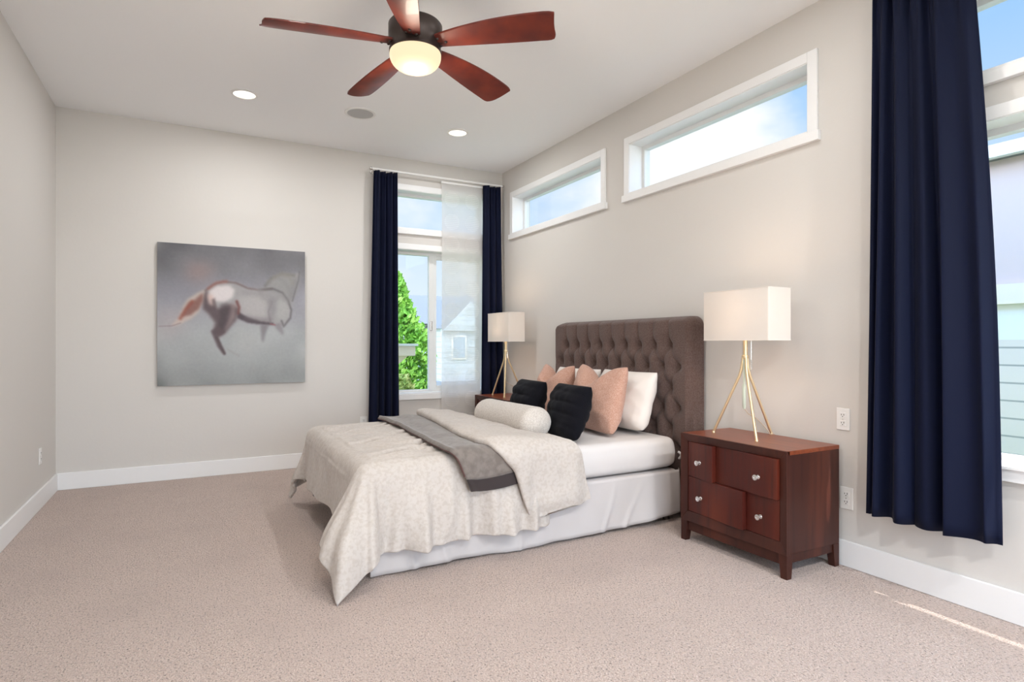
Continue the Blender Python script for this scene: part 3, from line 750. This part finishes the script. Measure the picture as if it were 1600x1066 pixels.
# rounded outer edge: distance to the border with round top corners
rc = .075
def sd(y, z):
    cx_, hw = (HY0+HY1)/2, (HY1-HY0)/2
    qx = np.abs(y-cx_) - (hw-rc); qz = z - (HZ-rc)
    return np.where((qx > 0) & (qz > 0), rc - np.hypot(qx, qz), np.minimum(rc-qx, rc-qz))
D = sd(Yg, Zg)
# pull grid points outside the rounded corner back onto it
hw = (HY1-HY0)/2; cyh = (HY0+HY1)/2
Yp, Zp = Yg.copy(), Zg.copy()
msk = D < 0
ax_ = np.abs(Yg-cyh) - (hw-rc); az_ = Zg - (HZ-rc); hh = np.hypot(ax_, az_)
Yp = np.where(msk, cyh + np.sign(Yg-cyh)*((hw-rc) + ax_/np.maximum(hh,1e-6)*rc), Yp); Zp = np.where(msk, (HZ-rc) + az_/np.maximum(hh,1e-6)*rc, Zp)
D = np.clip(D, 0, 1); er = .034
edge = np.where(D < er, er - np.sqrt(np.maximum(0, er**2 - (er - D)**2)), 0)
Xf = HX0 + .046 - puff*np.clip(D/.03, 0, 1) + edge*.9
hb = MB()
for i in range(nu+1):
    for j in range(nv+1): hb.v.append((Xf[i, j], Yp[i, j], Zp[i, j]))
b0 = len(hb.v)
for i in range(nu+1):
    for j in range(nv+1): hb.v.append((HX1, Yp[i, j], Zp[i, j]))
w_ = nv+1
for i in range(nu):
    for j in range(nv):
        hb.f.append((i*w_+j, (i+1)*w_+j, (i+1)*w_+j+1, i*w_+j+1)); hb.f.append((b0+i*w_+j+1, b0+(i+1)*w_+j+1, b0+(i+1)*w_+j, b0+i*w_+j))
for i in range(nu):
    hb.f.append((i*w_, b0+i*w_, b0+(i+1)*w_, (i+1)*w_)); hb.f.append((i*w_+nv, (i+1)*w_+nv, b0+(i+1)*w_+nv, b0+i*w_+nv))
for j in range(nv):
    hb.f.append((j, j+1, b0+j+1, b0+j)); k = nu*w_; hb.f.append((k+j+1, k+j, b0+k+j, b0+k+j+1))
hbo = hb.build('headboard', M['head'], bed, smooth=True)
for (y, z, k) in btn:
    if z < .6 and 3.2 < y < 4.4: continue
    MB().lathe([(.011, .0), (.010, -.004), (.006, -.007), (.001, -.008)], (HX0 + .0455, y, z), 14, 'x').build('button', M['button'], hbo, smooth=True)
for yy in (HY0 + .05, HY1 - .10):
    MB().box((HX0 + .03, yy, 0), (HX1 - .02, yy + .05, .06)).build('headboard_post', M['bronze'], bed)
MB().box((BX0 + .02, BY0 + .02, .17), (BX1 - .02, BY1 - .02, .335)).build('box_spring', M['skirt'], bed, bevel=.02)
fr = MB(); fr.box((BX0 + .03, BY0 + .03, .13), (BX1 - .01, BY0 + .07, .17)); fr.box((BX0 + .03, BY1 - .07, .13), (BX1 - .01, BY1 - .03, .17)); fr.box((BX0 + .03, BY0 + .07, .13), (BX0 + .07, BY1 - .07, .17)); fr.build('bed_frame', M['bronze'], bed)
for (x, y) in ((BX0 + .35, BY0 + .06), (BX0 + .35, BY1 - .06), (1.80, BY0 + .05), (1.80, BY1 - .06), (BX1 - .08, BY0 + .06), (BX1 - .08, BY1 - .06)):
    MB().lathe([(.022, .0), (.022, .02), (.012, .022), (.012, .135)], (x, y, 0), 14).build('frame_leg', M['bronze'], bed, smooth=True)
# bed skirt
def skirt_path(s_, far=False):
    # from near head corner, along near side to the foot, across, back along the far side
    pts = [(BX1 + .005, BY0 + .10), (BX1 + .005, BY0 + .035), (BX1 - .03, BY0 - .004), (BX0 + .035, BY0 - .004)]
    if far: pts = [(BX0 + .03, BY1 + .004), (BX1 - .1, BY1 + .004)]
    ls = [math.dist(a, b) for a, b in zip(pts, pts[1:])]; T = sum(ls); d = s_*T
    for (a, b), l in zip(zip(pts, pts[1:]), ls):
        if d <= l + 1e-9:
            q = d/l; nx, ny = (b[1]-a[1])/l, -(b[0]-a[0])/l
            return a[0] + (b[0]-a[0])*q, a[1] + (b[1]-a[1])*q, -nx, -ny, s_*T
        d -= l
    return (*pts[-1], 0, 1, T)
def skirt(s_, t, far=False):
    x, y, nx, ny, dd = skirt_path(s_, far)
    nx, ny = -nx, -ny
    cxm, cym = (BX0+BX1)/2, (BY0+BY1)/2
    if (x-cxm)*nx + (y-cym)*ny < 0: nx, ny = -nx, -ny
    diag = dd - .25*t
    a = (.006*math.sin(13*diag) + .007*math.sin(7.3*diag + 1) + .004*math.sin(31*dd + 2*t))*t**1.2
    fold = sum(.011*math.exp(-((dd - f - g*t)/.018)**2) for f, g in ((.40, .18), (.62, .12), (1.28, .05), (1.86, -.10), (2.0, -.06)))*t
    o = .004 + a*1.0 + fold + .014*t
    zb = .012 + .045*max(0, 1 - dd/.9) + .004*math.sin(8*dd)
    return (x + nx*o, y + ny*o, .335 + (zb - .335)*t)
MB().grid(skirt, 300, 14).build('bed_skirt', M['skirt'], bed, smooth=True, solid=.003)
MB().grid(lambda a, b: skirt(a, b, True), 120, 6).build('bed_skirt', M['skirt'], bed, smooth=True, solid=.003)

# mattress in a fitted sheet
MX0, MX1, MY0, MY1, MZ0, MZ1 = .76, 2.85, 2.955, 4.475, .342, .548
def rbox(mb, x0, x1, y0, y1, z0, z1, r, rz, nx, ny, fn=None):
    # rounded slab: rings from bottom centre to top centre
    cx_, cy_, hx, hy = (x0+x1)/2, (y0+y1)/2, (x1-x0)/2, (y1-y0)/2
    prof = []
    for k in range(7): a = R(-90 + 15*k); prof.append((rz*(math.cos(a) - 1), z0 + rz + rz*math.sin(a)))
    for k in range(1, 5): prof.append((.006*math.sin(PI*k/5), z0 + rz + (z1 - z0 - 2*rz)*k/5))
    for k in range(7): a = R(15*k); prof.append((rz*(math.cos(a) - 1), z1 - rz + rz*math.sin(a)))
    def ring(off):
        p = []
        for (sx, sy, a0) in ((1, 1, 0), (-1, 1, 90), (-1, -1, 180), (1, -1, 270)):
            for k in range(9):
                an = R(a0 + k*11.25); rr = r + off; rr = max(rr, .002)
                p.append((sx*(hx - r) + rr*math.cos(an), sy*(hy - r) + rr*math.sin(an)))
            # points along the straight
            a = p[-1]; nxt = {(1,1): (-(hx-r), hy + off), (-1,1): (-(hx + off), -(hy-r)), (-1,-1): (hx-r, -(hy + off)), (1,-1): (hx + off, hy-r)}[(sx, sy)]
            m_ = 24
            for q in range(1, m_): p.append((a[0] + (nxt[0]-a[0])*q/m_, a[1] + (nxt[1]-a[1])*q/m_))
        return p
    vs = []; 
    for off, z in prof:
        for (a, b) in ring(off):
            p = (cx_ + a, cy_ + b, z); vs.append(fn(*p) if fn else p)
    n_ = len(ring(0)); fs = []
    for j in range(len(prof)-1):
        for i in range(n_): k = (i+1) % n_; fs.append((j*n_+i, j*n_+k, (j+1)*n_+k, (j+1)*n_+i))
    fs.append(tuple(range(n_))[::-1]); m = (len(prof)-1)*n_; fs.append(tuple(m+i for i in range(n_)))
    return mb.add(vs, fs)
def mfn(x, y, z):
    k = 1 if z < MZ1 - .02 and z > MZ0 + .02 else .3
    d = k*(.004*math.sin(9*x + 6*z) + .003*math.sin(23*x + 14*z + 2))
    s_ = -1 if y < 3.7 else 1
    z2 = z + (.012*max(0, (x - 2.55)/.3)*(1 if z < .45 else 0)) - .012*max(0, (x-2.7)/.15)**2*(1 if z > .5 else 0)
    return (x, y + s_*d, z2)
mo = rbox(MB(), MX0, MX1, MY0, MY1, MZ0, MZ1, .09, .05, 1, 1, mfn).build('mattress', M['sheet'], None, smooth=True)
tag(mo, 'mattress in a white fitted sheet on the bed base, bare at the head end', 'mattress')
tg = MB(); tg.tube([(2.835, MY0 + .005, .45), (2.85, MY0 - .012, .435), (2.856, MY0 + .0, .415), (2.848, MY0 + .012, .40)], [.007, .010, .010, .006], 8)
t_ = tg.build('sheet_corner_tuck', M['sheet'], mo, smooth=True)

# ------------------------------------------------------------ comforter
def sm(a, b, x): 
    q = min(1, max(0, (x-a)/(b-a))); return q*q*(3-2*q)
def hsh(i, j): return math.sin(i*127.1 + j*311.7)*43758.5453 % 1
def vnoise(x, y):
    i, j = math.floor(x), math.floor(y); fx_, fy_ = x-i, y-j; fx_ = fx_*fx_*(3-2*fx_); fy_ = fy_*fy_*(3-2*fy_)
    a, b, c_, d_ = hsh(i, j), hsh(i+1, j), hsh(i, j+1), hsh(i+1, j+1)
    return (a*(1-fx_)+b*fx_)*(1-fy_) + (c_*(1-fx_)+d_*fx_)*fy_ - .5
CZ = .574
CXF, CYN, CYF2 = .715, 2.925, 4.505
RR = .080
OV_F, OV_N, OV_B = .42, .485, .43
XHEAD = 1.72
def roll(d):
    # arc length past the edge -> outward, down (round shoulder of radius RR)
    if d <= 0: return 0., 0.
    L_ = RR*PI/2
    if d < L_: a = d/RR; return RR*math.sin(a), RR*(1 - math.cos(a))
    return RR, RR + (d - L_)
tuft = [(1.00, 3.15), (.98, 3.55), (1.00, 3.98), (1.22, 3.36), (1.24, 3.78), (.86, 4.22), (1.25, 4.2)]
def comforter(s_, t):
    u = -(XHEAD - CXF + RR*0) + (XHEAD - CXF + OV_F)*s_     # >0 past the foot edge
    Wd = CYF2 - CYN
    v = OV_N - (OV_N + Wd + OV_B)*t                      # >0 past the near edge ; < -Wd past the far edge
    far = -Wd - v
    x0, y0 = CXF + RR, CYN + RR; y1 = CYF2 - RR
    ue, vn, vf = u + RR*0, v, far
    x = x0 - u if u <= 0 else x0
    y = y0 - v if v <= 0 and far <= 0 else (y0 if v > 0 else y1)
    y = min(max(y, y0), y1)
    z = CZ
    vv, sgn = (v, -1) if v > 0 else ((far, 1) if far > 0 else (0, 0))
    uu = max(u, 0)
    nse = vnoise(x*7 + 3, y*7)*.014 + vnoise(x*17, y*17 + 5)*.009
    if uu == 0 and vv == 0:
        # crowned, puckered top
        z += .008*math.sin(PI*min(1, max(0, (y-CYN)/(CYF2-CYN)))) + nse
        for (a, b) in tuft:
            dx, dy = x-a, y-b; r2 = (dx*dx*9 + dy*dy*90)
            dd_ = dy - .3*dx; z -= .048*math.exp(-(dd_/.017)**2 - (dx/.09)**2); z += .013*math.exp(-((dd_-.045)/.035)**2 - (dx/.16)**2) + .011*math.exp(-((dd_+.045)/.035)**2 - (dx/.16)**2)
        z += .010*math.sin(38*(y + .25*x) + 3*vnoise(x*4, y*4))*math.exp(-((y-3.35)/.25)**2)*sm(.85, 1.1, x)
        return (x, y, z)
    r = math.hypot(uu, vv)
    th = math.atan2(vv, uu) if r > 0 else 0
    o, d = roll(r)
    # outward flare + vertical folds, deeper towards the hem
    hem = max(0, d - .05)
    ex = math.sin(2*th) if (uu > 0 and vv > 0) else 0
    if sgn < 0:
        cone = (ex**.38)*.145*sm(-.08, .42, hem) + (ex**2)*.05*sm(.05, .4, hem)
        cdir = Vector((-1.2*math.cos(th)**2.2, -math.sin(th)))
    else:
        cone = (ex**.38)*.09*sm(.05, .40, hem); cdir = Vector((-math.cos(th), math.sin(th))).normalized()
    nx, ny = -math.cos(th), sgn*math.sin(th)
    if ex == 0: nx, ny = (-1, 0) if uu > 0 else (0, sgn)
    run = (y if uu > 0 and vv == 0 else x)
    fold = 0
    if uu > 0 and vv == 0: fold = hem*(.05*math.sin(6.5*run + .6) + .02*math.sin(17*run))*sm(CYN, CYN+.25, y)
    if vv > 0 and uu == 0:
        fold = 1.1*hem*(.075*math.sin(12*run + 1.0 + 2*hem) + .06*math.sin(27*run - 3*hem + .4) + .045*math.sin(49*run + 5*hem) + .015*math.sin(80*run))*sm(CXF, CXF + .12, x)
        fold += .010*math.exp(-((x - .86 + .12*hem)/.02)**2)*min(1, hem*6)
    if ex > 0:
        fold += hem*(.06*math.sin(9*th + .5) + .05*math.sin(16*th))*ex**.6
    out = o + fold + hem*.09 + (min(hem, .25)*.13 if sgn < 0 else 0)
    if ex == 0 and d > .1: out = max(out, o + .008)
    x = x + nx*out + cdir.x*cone; y = y + ny*out + cdir.y*cone
    # keep length along the fall
    drop = d*math.sqrt(max(.2, 1 - (cone/max(d, .01))**2*.55)) if cone > 0 else d
    z = CZ - drop + nse*.5 + vnoise(x*9, y*9 + z*9)*.006
    if sgn > 0 and ex > 0: z += .02*ex*hem      # far corner bunches up a little
    return (x, y, max(z, .012))
NU, NV = 130, 270
cm = MB().grid(comforter, NU, NV).build('comforter', M['comf'], None, smooth=True, solid=.022, off=-1, sub=1)
tag(cm, 'cream damask comforter draped over foot of bed with one corner reaching the carpet', 'comforter')
cm.modifiers['sub'].levels = 1

# strips lying across the bed: edges given as x along the fall
def interp(tab, q):
    if q <= tab[0][0]: return tab[0][1]
    for (a, b), (c_, d_) in zip(tab, tab[1:]):
        if q <= c_: return b + (d_-b)*(q-a)/(c_-a)
    return tab[-1][1]
def fall(q, ztop, ynear, yfar, rr=.07):
    # q: distance past the near edge (negative = on top, measured towards the far side)
    if q <= 0: return min(ynear + rr - q, yfar), ztop, 0
    L_ = rr*PI/2
    if q < L_: a = q/rr; return ynear + rr - rr*math.sin(a), ztop - rr*(1-math.cos(a)), a
    return ynear - (q-L_)*.045, ztop - rr - (q - L_), PI/2
def blanket(s_, t):
    q = -1.50 + (1.50 + .255 + .010*math.sin(5*s_))*t
    y, z, a = fall(q, .606, CYN - .046, 4.42)
    xl = interp([(-1.5, 1.23), (-1.0, 1.25), (-.3, 1.20), (0, 1.19), (.09, 1.225), (.26, 1.285)], q); xr = interp([(-1.5, 1.62), (-.3, 1.55), (.0, 1.52), (.27, 1.68)], q)
    x = xl + (xr-xl)*s_
    h = vnoise(x*8, y*8)*.006 + .004*math.sin(30*(x + .1*q)) 
    if a > 0: h += .006*math.sin(20*x)*min(1, q*5)
    h += .010*sm(.10, .0, s_)
    return (x, y - h*math.sin(a), z + h*math.cos(a) - .018*sm(.04, 0, s_)*math.cos(a))
bk = empty('throw_blanket', (1.35, 3.0, .60), 'grey throw blanket with dark brown border tucked under the folded comforter edge', 'blanket')
MB().grid(lambda s_, t: blanket(s_, t*.964), 30, 90).build('blanket_field', M['blanket'], bk, smooth=True, solid=.010, off=1)
MB().grid(lambda s_, t: blanket(s_, .9635 + t*.0365), 30, 12).build('hem_band', M['band'], bk, smooth=True, solid=.012, off=1)
pe = [blanket(0, k/90) for k in range(87)]
MB().tube([(p[0] - .001, p[1] - .003, p[2] + .002) for p in pe], .0065, 8).build('edge_binding', M['piping'], bk, smooth=True)

def turndown(t, c_):
    # closed section swept across the bed: c_ runs around the flattened roll
    q = -1.56 + (1.56 + .475)*t
    y, z, a = fall(q, .618, CYN - .060, 4.45, .090)
    hemtaper = sm(1.0, .965, t)*.9 + .1
    xl = interp([(-1.56, 1.545), (-1.0, 1.50), (-.4, 1.40), (-.05, 1.38), (.08, 1.44), (.2, 1.545), (.40, 1.61), (.48, 1.655)], q)
    xr = interp([(-1.56, 1.90), (-.8, 1.93), (-.25, 1.90), (0, 1.95), (.15, 2.0), (.48, 2.055)], q)
    an = 2*PI*c_; ca, sa = math.cos(an), math.sin(an)
    sx = math.copysign(abs(ca)**.55, ca); fat = .5 + .5*(-sx)          # thick at the folded edge (left), thin at right
    th = (.010 + .030*fat**1.6)*hemtaper*(1 - .35*sm(0, .3, q))
    x = (xl+xr)/2 + (xr-xl)/2*sx
    h = th*math.copysign(abs(sa)**.8, sa) + th*.2
    h += (vnoise(x*9 + 2, y*9)*.012 + vnoise(x*20, q*20)*.006) * (1 if sa > 0 else .2)
    if a > 0: h += min(1, max(0, q)*4)*(.010*math.sin(17*x + 2*q) + .006*math.sin(37*x - 3*q))*(1 if sa > 0 else .3)
    ze = z + h*math.cos(a)
    if t > .9: ze += .060*(x - xl)/(xr - xl)*sm(.9, 1, t) + .006*math.sin(50*x)*sm(.95, 1, t)
    ze += .012*sm(xr - .10, xr, x)*(-1)*math.cos(a)*1.6
    return (x, y - h*math.sin(a), ze)
td = MB().grid(turndown, 130, 64, closed_v=True)
n_ = 64; td.f.append(tuple(range(n_))[::-1]); td.f.append(tuple(130*n_ + i for i in range(n_)))
tdo = td.build('comforter_turndown', M['comf'], cm, smooth=True)
# ------------------------------------------------------------ pillows
def pillow(name, label, cat, group, m, C, U, V, T, ears=.10, chop=0, seed=1, ribs=0, flange=False):
    # C bottom centre, U half-width vector, V full height vector, T thickness
    C, U, V = Vector(C), Vector(U), Vector(V); Nn = U.cross(V).normalized()
    if Nn.x > 0: Nn = -Nn
    n_ = 36
    def P_(a, b, sd):
        aa, bb_ = abs(a), abs(b)
        ia = a*(1 - ears*(1 - bb_**2.2)*.9*(1 if aa > 0 else 0)); ib = b*(1 - ears*(1 - aa**2.2)*.9)
        cp = (.13 if b < 0 else .035)*(aa*bb_)**3; ia *= 1 - cp; ib *= 1 - cp
        th = (max(0, 1 - aa**2.6)*max(0, 1 - bb_**2.6))**.52
        th *= 1 + .25*vnoise(a*2.5 + seed, b*2.5)
        wr = (vnoise(a*6 + seed*3, b*6)*.10 + vnoise(a*13, b*13 + seed)*.045)*th
        h = T/2*(th + wr)
        down = 0
        if chop:
            g = math.exp(-((a - .0)/.42)**2)*sm(.05, 1, b); down = chop*g
            h *= 1 - .35*g*math.exp(-(a/.2)**2)
        if ribs:
            f = (b*.5+.5)*ribs; h += .010*abs(math.sin(PI*f))*th - .006*math.exp(-((f - round(f))/.05)**2)*th
        sag = .03*(1 - sm(-1, -.4, b))*th     # settles onto the bed
        return C + U*ia + V*((ib + 1)/2) + Nn*(h*sd) - V.normalized()*down + Nn*sag*.3
    vs = []; idx = {}
    for sd in (1, -1):
        for i in range(n_+1):
            for j in range(n_+1):
                if sd < 0 and (i in (0, n_) or j in (0, n_)): idx[(sd, i, j)] = idx[(1, i, j)]; continue
                a = -math.cos(PI*i/n_)*.35 + (2*i/n_-1)*.65; b = -math.cos(PI*j/n_)*.35 + (2*j/n_-1)*.65
                idx[(sd, i, j)] = len(vs); vs.append(P_(a, b, sd))
    fs = []
    for sd in (1, -1):
        for i in range(n_):
            for j in range(n_): fs.append((idx[(sd,i,j)], idx[(sd,i+1,j)], idx[(sd,i+1,j+1)], idx[(sd,i,j+1)]))
    o = MB().add(vs, fs).build(name, m, None, smooth=True, sub=1)
    return tag(o, label, cat, group)
BZ = .553
pillow('bed_pillow', 'white pillow leaning on headboard behind the nearer peach cushion', 'pillow', 'white pillows', M['white_p'], (2.68, 3.41, BZ), (.02, .33, 0), (.11, -.01, .425), .23, .07, seed=2)
pillow('bed_pillow', 'white pillow leaning on headboard behind the farther peach cushion', 'pillow', 'white pillows', M['white_p'], (2.70, 4.06, BZ), (.01, .32, 0), (.11, 0, .42), .21, .07, seed=5)
pillow('peach_cushion', 'large peach linen cushion nearest the camera, against the white pillow', 'cushion', 'peach linen cushions', M['peach'], (2.45, 3.42, BZ - .01), (.05, .345, 0), (.17, .06, .475), .23, .085, .12, seed=3)
pillow('peach_cushion', 'large peach linen cushion farther from camera, toward the window side', 'cushion', 'peach linen cushions', M['peach'], (2.47, 4.05, BZ - .01), (.02, .255, 0), (.16, .03, .46), .21, .085, .12, seed=8)
pillow('black_cushion', 'small black ribbed knit cushion nearer the camera, beside the bolster end', 'cushion', 'black ribbed cushions', M['black'], (2.07, 3.22, BZ), (.02, .225, 0), (.17, .07, .345), .18, .06, .0, seed=4, ribs=5)
pillow('black_cushion', 'small black ribbed knit cushion farther from the camera, behind the bolster', 'cushion', 'black ribbed cushions', M['black'], (2.07, 3.76, BZ + .01), (.02, .22, 0), (.17, .07, .335), .18, .06, .0, seed=6, ribs=5)
# bolster
a0, a1 = Vector((1.91, 3.19, .665)), Vector((1.93, 4.03, .655)); rb_ = .110
def bol(s_, t):
    k = s_; e_ = min(k, 1-k)
    r_ = rb_*(1 - max(0, 1 - e_/.10)**2.6)**.5 if e_ < .10 else rb_
    r_ = max(r_, .001); c_ = a0 + (a1-a0)*k; an = 2*PI*t
    r_ *= 1 + .03*vnoise(k*9, math.cos(an)*2 + 5); 
    r_ -= .004*math.exp(-((k-.74)/.006)**2)
    return (c_.x + r_*math.cos(an)*1.04, c_.y, c_.z + r_*math.sin(an)*.93)
tag(MB().grid(bol, 90, 36, closed_v=True).build('bolster_pillow', M['bolster'], None, smooth=True), 'cream textured cylindrical bolster lying in front of the black cushions', 'pillow')

# ------------------------------------------------------------ outside
MB().box((-30, -30, -3.2), (60, 60, -3.0)).build('ground', M['grass'], kind='structure')
def tree(cx, cy, z0, zt, rad, m, n, seed, label, group=None):
    rnd = random.Random(seed); e = empty('leafy_tree', (cx, cy, -3), label, 'tree', group)
    MB().tube([(cx, cy, -3), (cx + .05, cy, (z0+zt)/2), (cx, cy, zt - .4)], [.14, .09, .02], 10).build('trunk', M['bark'], e, smooth=True)
    mb = MB()
    for _ in range(n):
        t = rnd.random()**.8; z = z0 + (zt-z0)*t; rr = rad*(1 - t)**.55*(.9 + .25*math.sin(9*t + 2) ) + .12
        an = rnd.uniform(0, 2*PI); q = rr*math.sqrt(rnd.uniform(.35, 1))*(1 + .2*math.sin(4*an + 7*t))
        p = Vector((cx + q*math.cos(an), cy + q*math.sin(an), z)); s_ = rnd.uniform(.05, .095)
        a = Vector((rnd.gauss(0,1), rnd.gauss(0,1), rnd.gauss(0,1))).normalized(); b = a.orthogonal().normalized(); c_ = a.cross(b)
        mb.add([p + b*s_, p + c_*s_*.5 + a*s_*.15, p - b*s_, p - c_*s_*.5 + a*s_*.15], [(0,1,2,3)])
    mb.build('foliage', m, e)
tree(3.62, 12.0, -1.5, 2.62, .95, M['leaf'], 11000, 1, 'bright green tree outside the back window beside the curtain')
tree(3.0, 9.6, -2.2, .62, .72, M['leaf2'], 5000, 2, 'low olive green bush outside the back window, under the porch roof corner')
# porch roof corner of this house
e = empty('porch_roof', (2.0, 8.0, .55), 'pale porch roof corner jutting in outside the back window', 'roof')
MB().box((.4, 7.4, 1.00), (2.55, 8.6, 1.13)).build('fascia', M['soffit'], e, bevel=.01)
MB().add([(.4,7.5,.35),(1.7,7.5,.35),(2.48,7.5,1.0),(.4,7.5,1.0),(.4,8.5,.35),(1.7,8.5,.35),(2.48,8.5,1.0),(.4,8.5,1.0)], [(0,1,2,3),(7,6,5,4),(0,4,5,1),(1,5,6,2),(2,6,7,3),(3,7,4,0)]).build('sloped_soffit', M['soffit'], e)
MB().box((.4, 7.38, 1.13), (2.58, 8.62, 1.16)).build('roof_edge', M['vinyl'], e)
# neighbour's house beyond the back window
e = empty('neighbour_house', (11, 24, -3), 'white sided two storey house with grey roof beyond the back window', 'house')
MB().box((7.2, 22, -3), (16, 30, 2.0)).build('wall', M['siding_w'], e)
def prism(a, b, zz, ridge, y0, y1, th=.15):
    c_ = (a+b)/2
    return MB().add([(a,y0,zz),(b,y0,zz),(c_,y0,ridge),(a,y1,zz),(b,y1,zz),(c_,y1,ridge)], [(0,1,2),(5,4,3),(0,2,5,3),(1,4,5,2),(0,3,4,1)])
MB().add([(6.6,21.4,1.9),(16.6,21.4,1.9),(16.6,26,3.35),(6.6,26,3.35),(6.6,30.6,1.9),(16.6,30.6,1.9)], [(0,1,2,3),(3,2,5,4),(0,3,4),(1,5,2),(0,4,5,1)]).build('roof', M['asphalt'], e)
prism(7.9, 10.6, 1.7, 3.0, 20.6, 24).build('gable_roof', M['asphalt'], e)
prism(8.15, 10.35, 1.62, 2.72, 20.5, 20.62).build('gable_wall', M['siding_w'], e)
MB().box((8.1, 20.65, -3), (10.4, 22, 1.7)).build('wing_wall', M['siding_w'], e)
MB().box((7.4, 20.3, -.45), (10.7, 21.0, -.25)).build('porch_beam', M['asphalt'], e)
for (x, z) in ((8.5, .55), (9.5, .55), (8.5, -1.6), (9.5, -1.6)):
    f = MB().box((x, 20.60, z), (x + .6, 20.66, z + .9)).build('window', M['soffit'], e)
    MB().box((x + .06, 20.585, z + .06), (x + .54, 20.61, z + .84)).build('pane', M['fence_w'], f)
# neighbour's house beyond the side window
e = empty('neighbour_house', (8, 1, -3), 'pale house wall with lap siding just outside the right side window', 'house')
MB().box((6.5, -8, 1.70), (11, 9, 3.0)).build('upper_wall', M['stucco'], e)
MB().box((6.44, -8, 1.52), (6.6, 9, 1.70)).build('belt_trim', M['soffit'], e)
MB().box((6.5, -8, 1.20), (11, 9, 1.52)).build('middle_wall', M['vinyl'], e)
MB().box((6.5, -8, -3), (11, 9, 1.20)).build('lower_wall', M['siding_g'], e)
MB().add([(6.42,-8.3,2.94),(6.42,9.3,2.94),(11,9.3,3.9),(11,-8.3,3.9),(6.42,-8.3,2.84),(6.42,9.3,2.84),(11,9.3,3.0),(11,-8.3,3.0)], [(0,1,2,3),(4,7,6,5),(0,4,5,1),(1,5,6,2),(2,6,7,3),(3,7,4,0)]).build('roof', M['asphalt'], e)
MB().box((6.34, -8.3, 2.84), (6.42, 9.3, 2.95)).build('gutter', M['vinyl'], e)
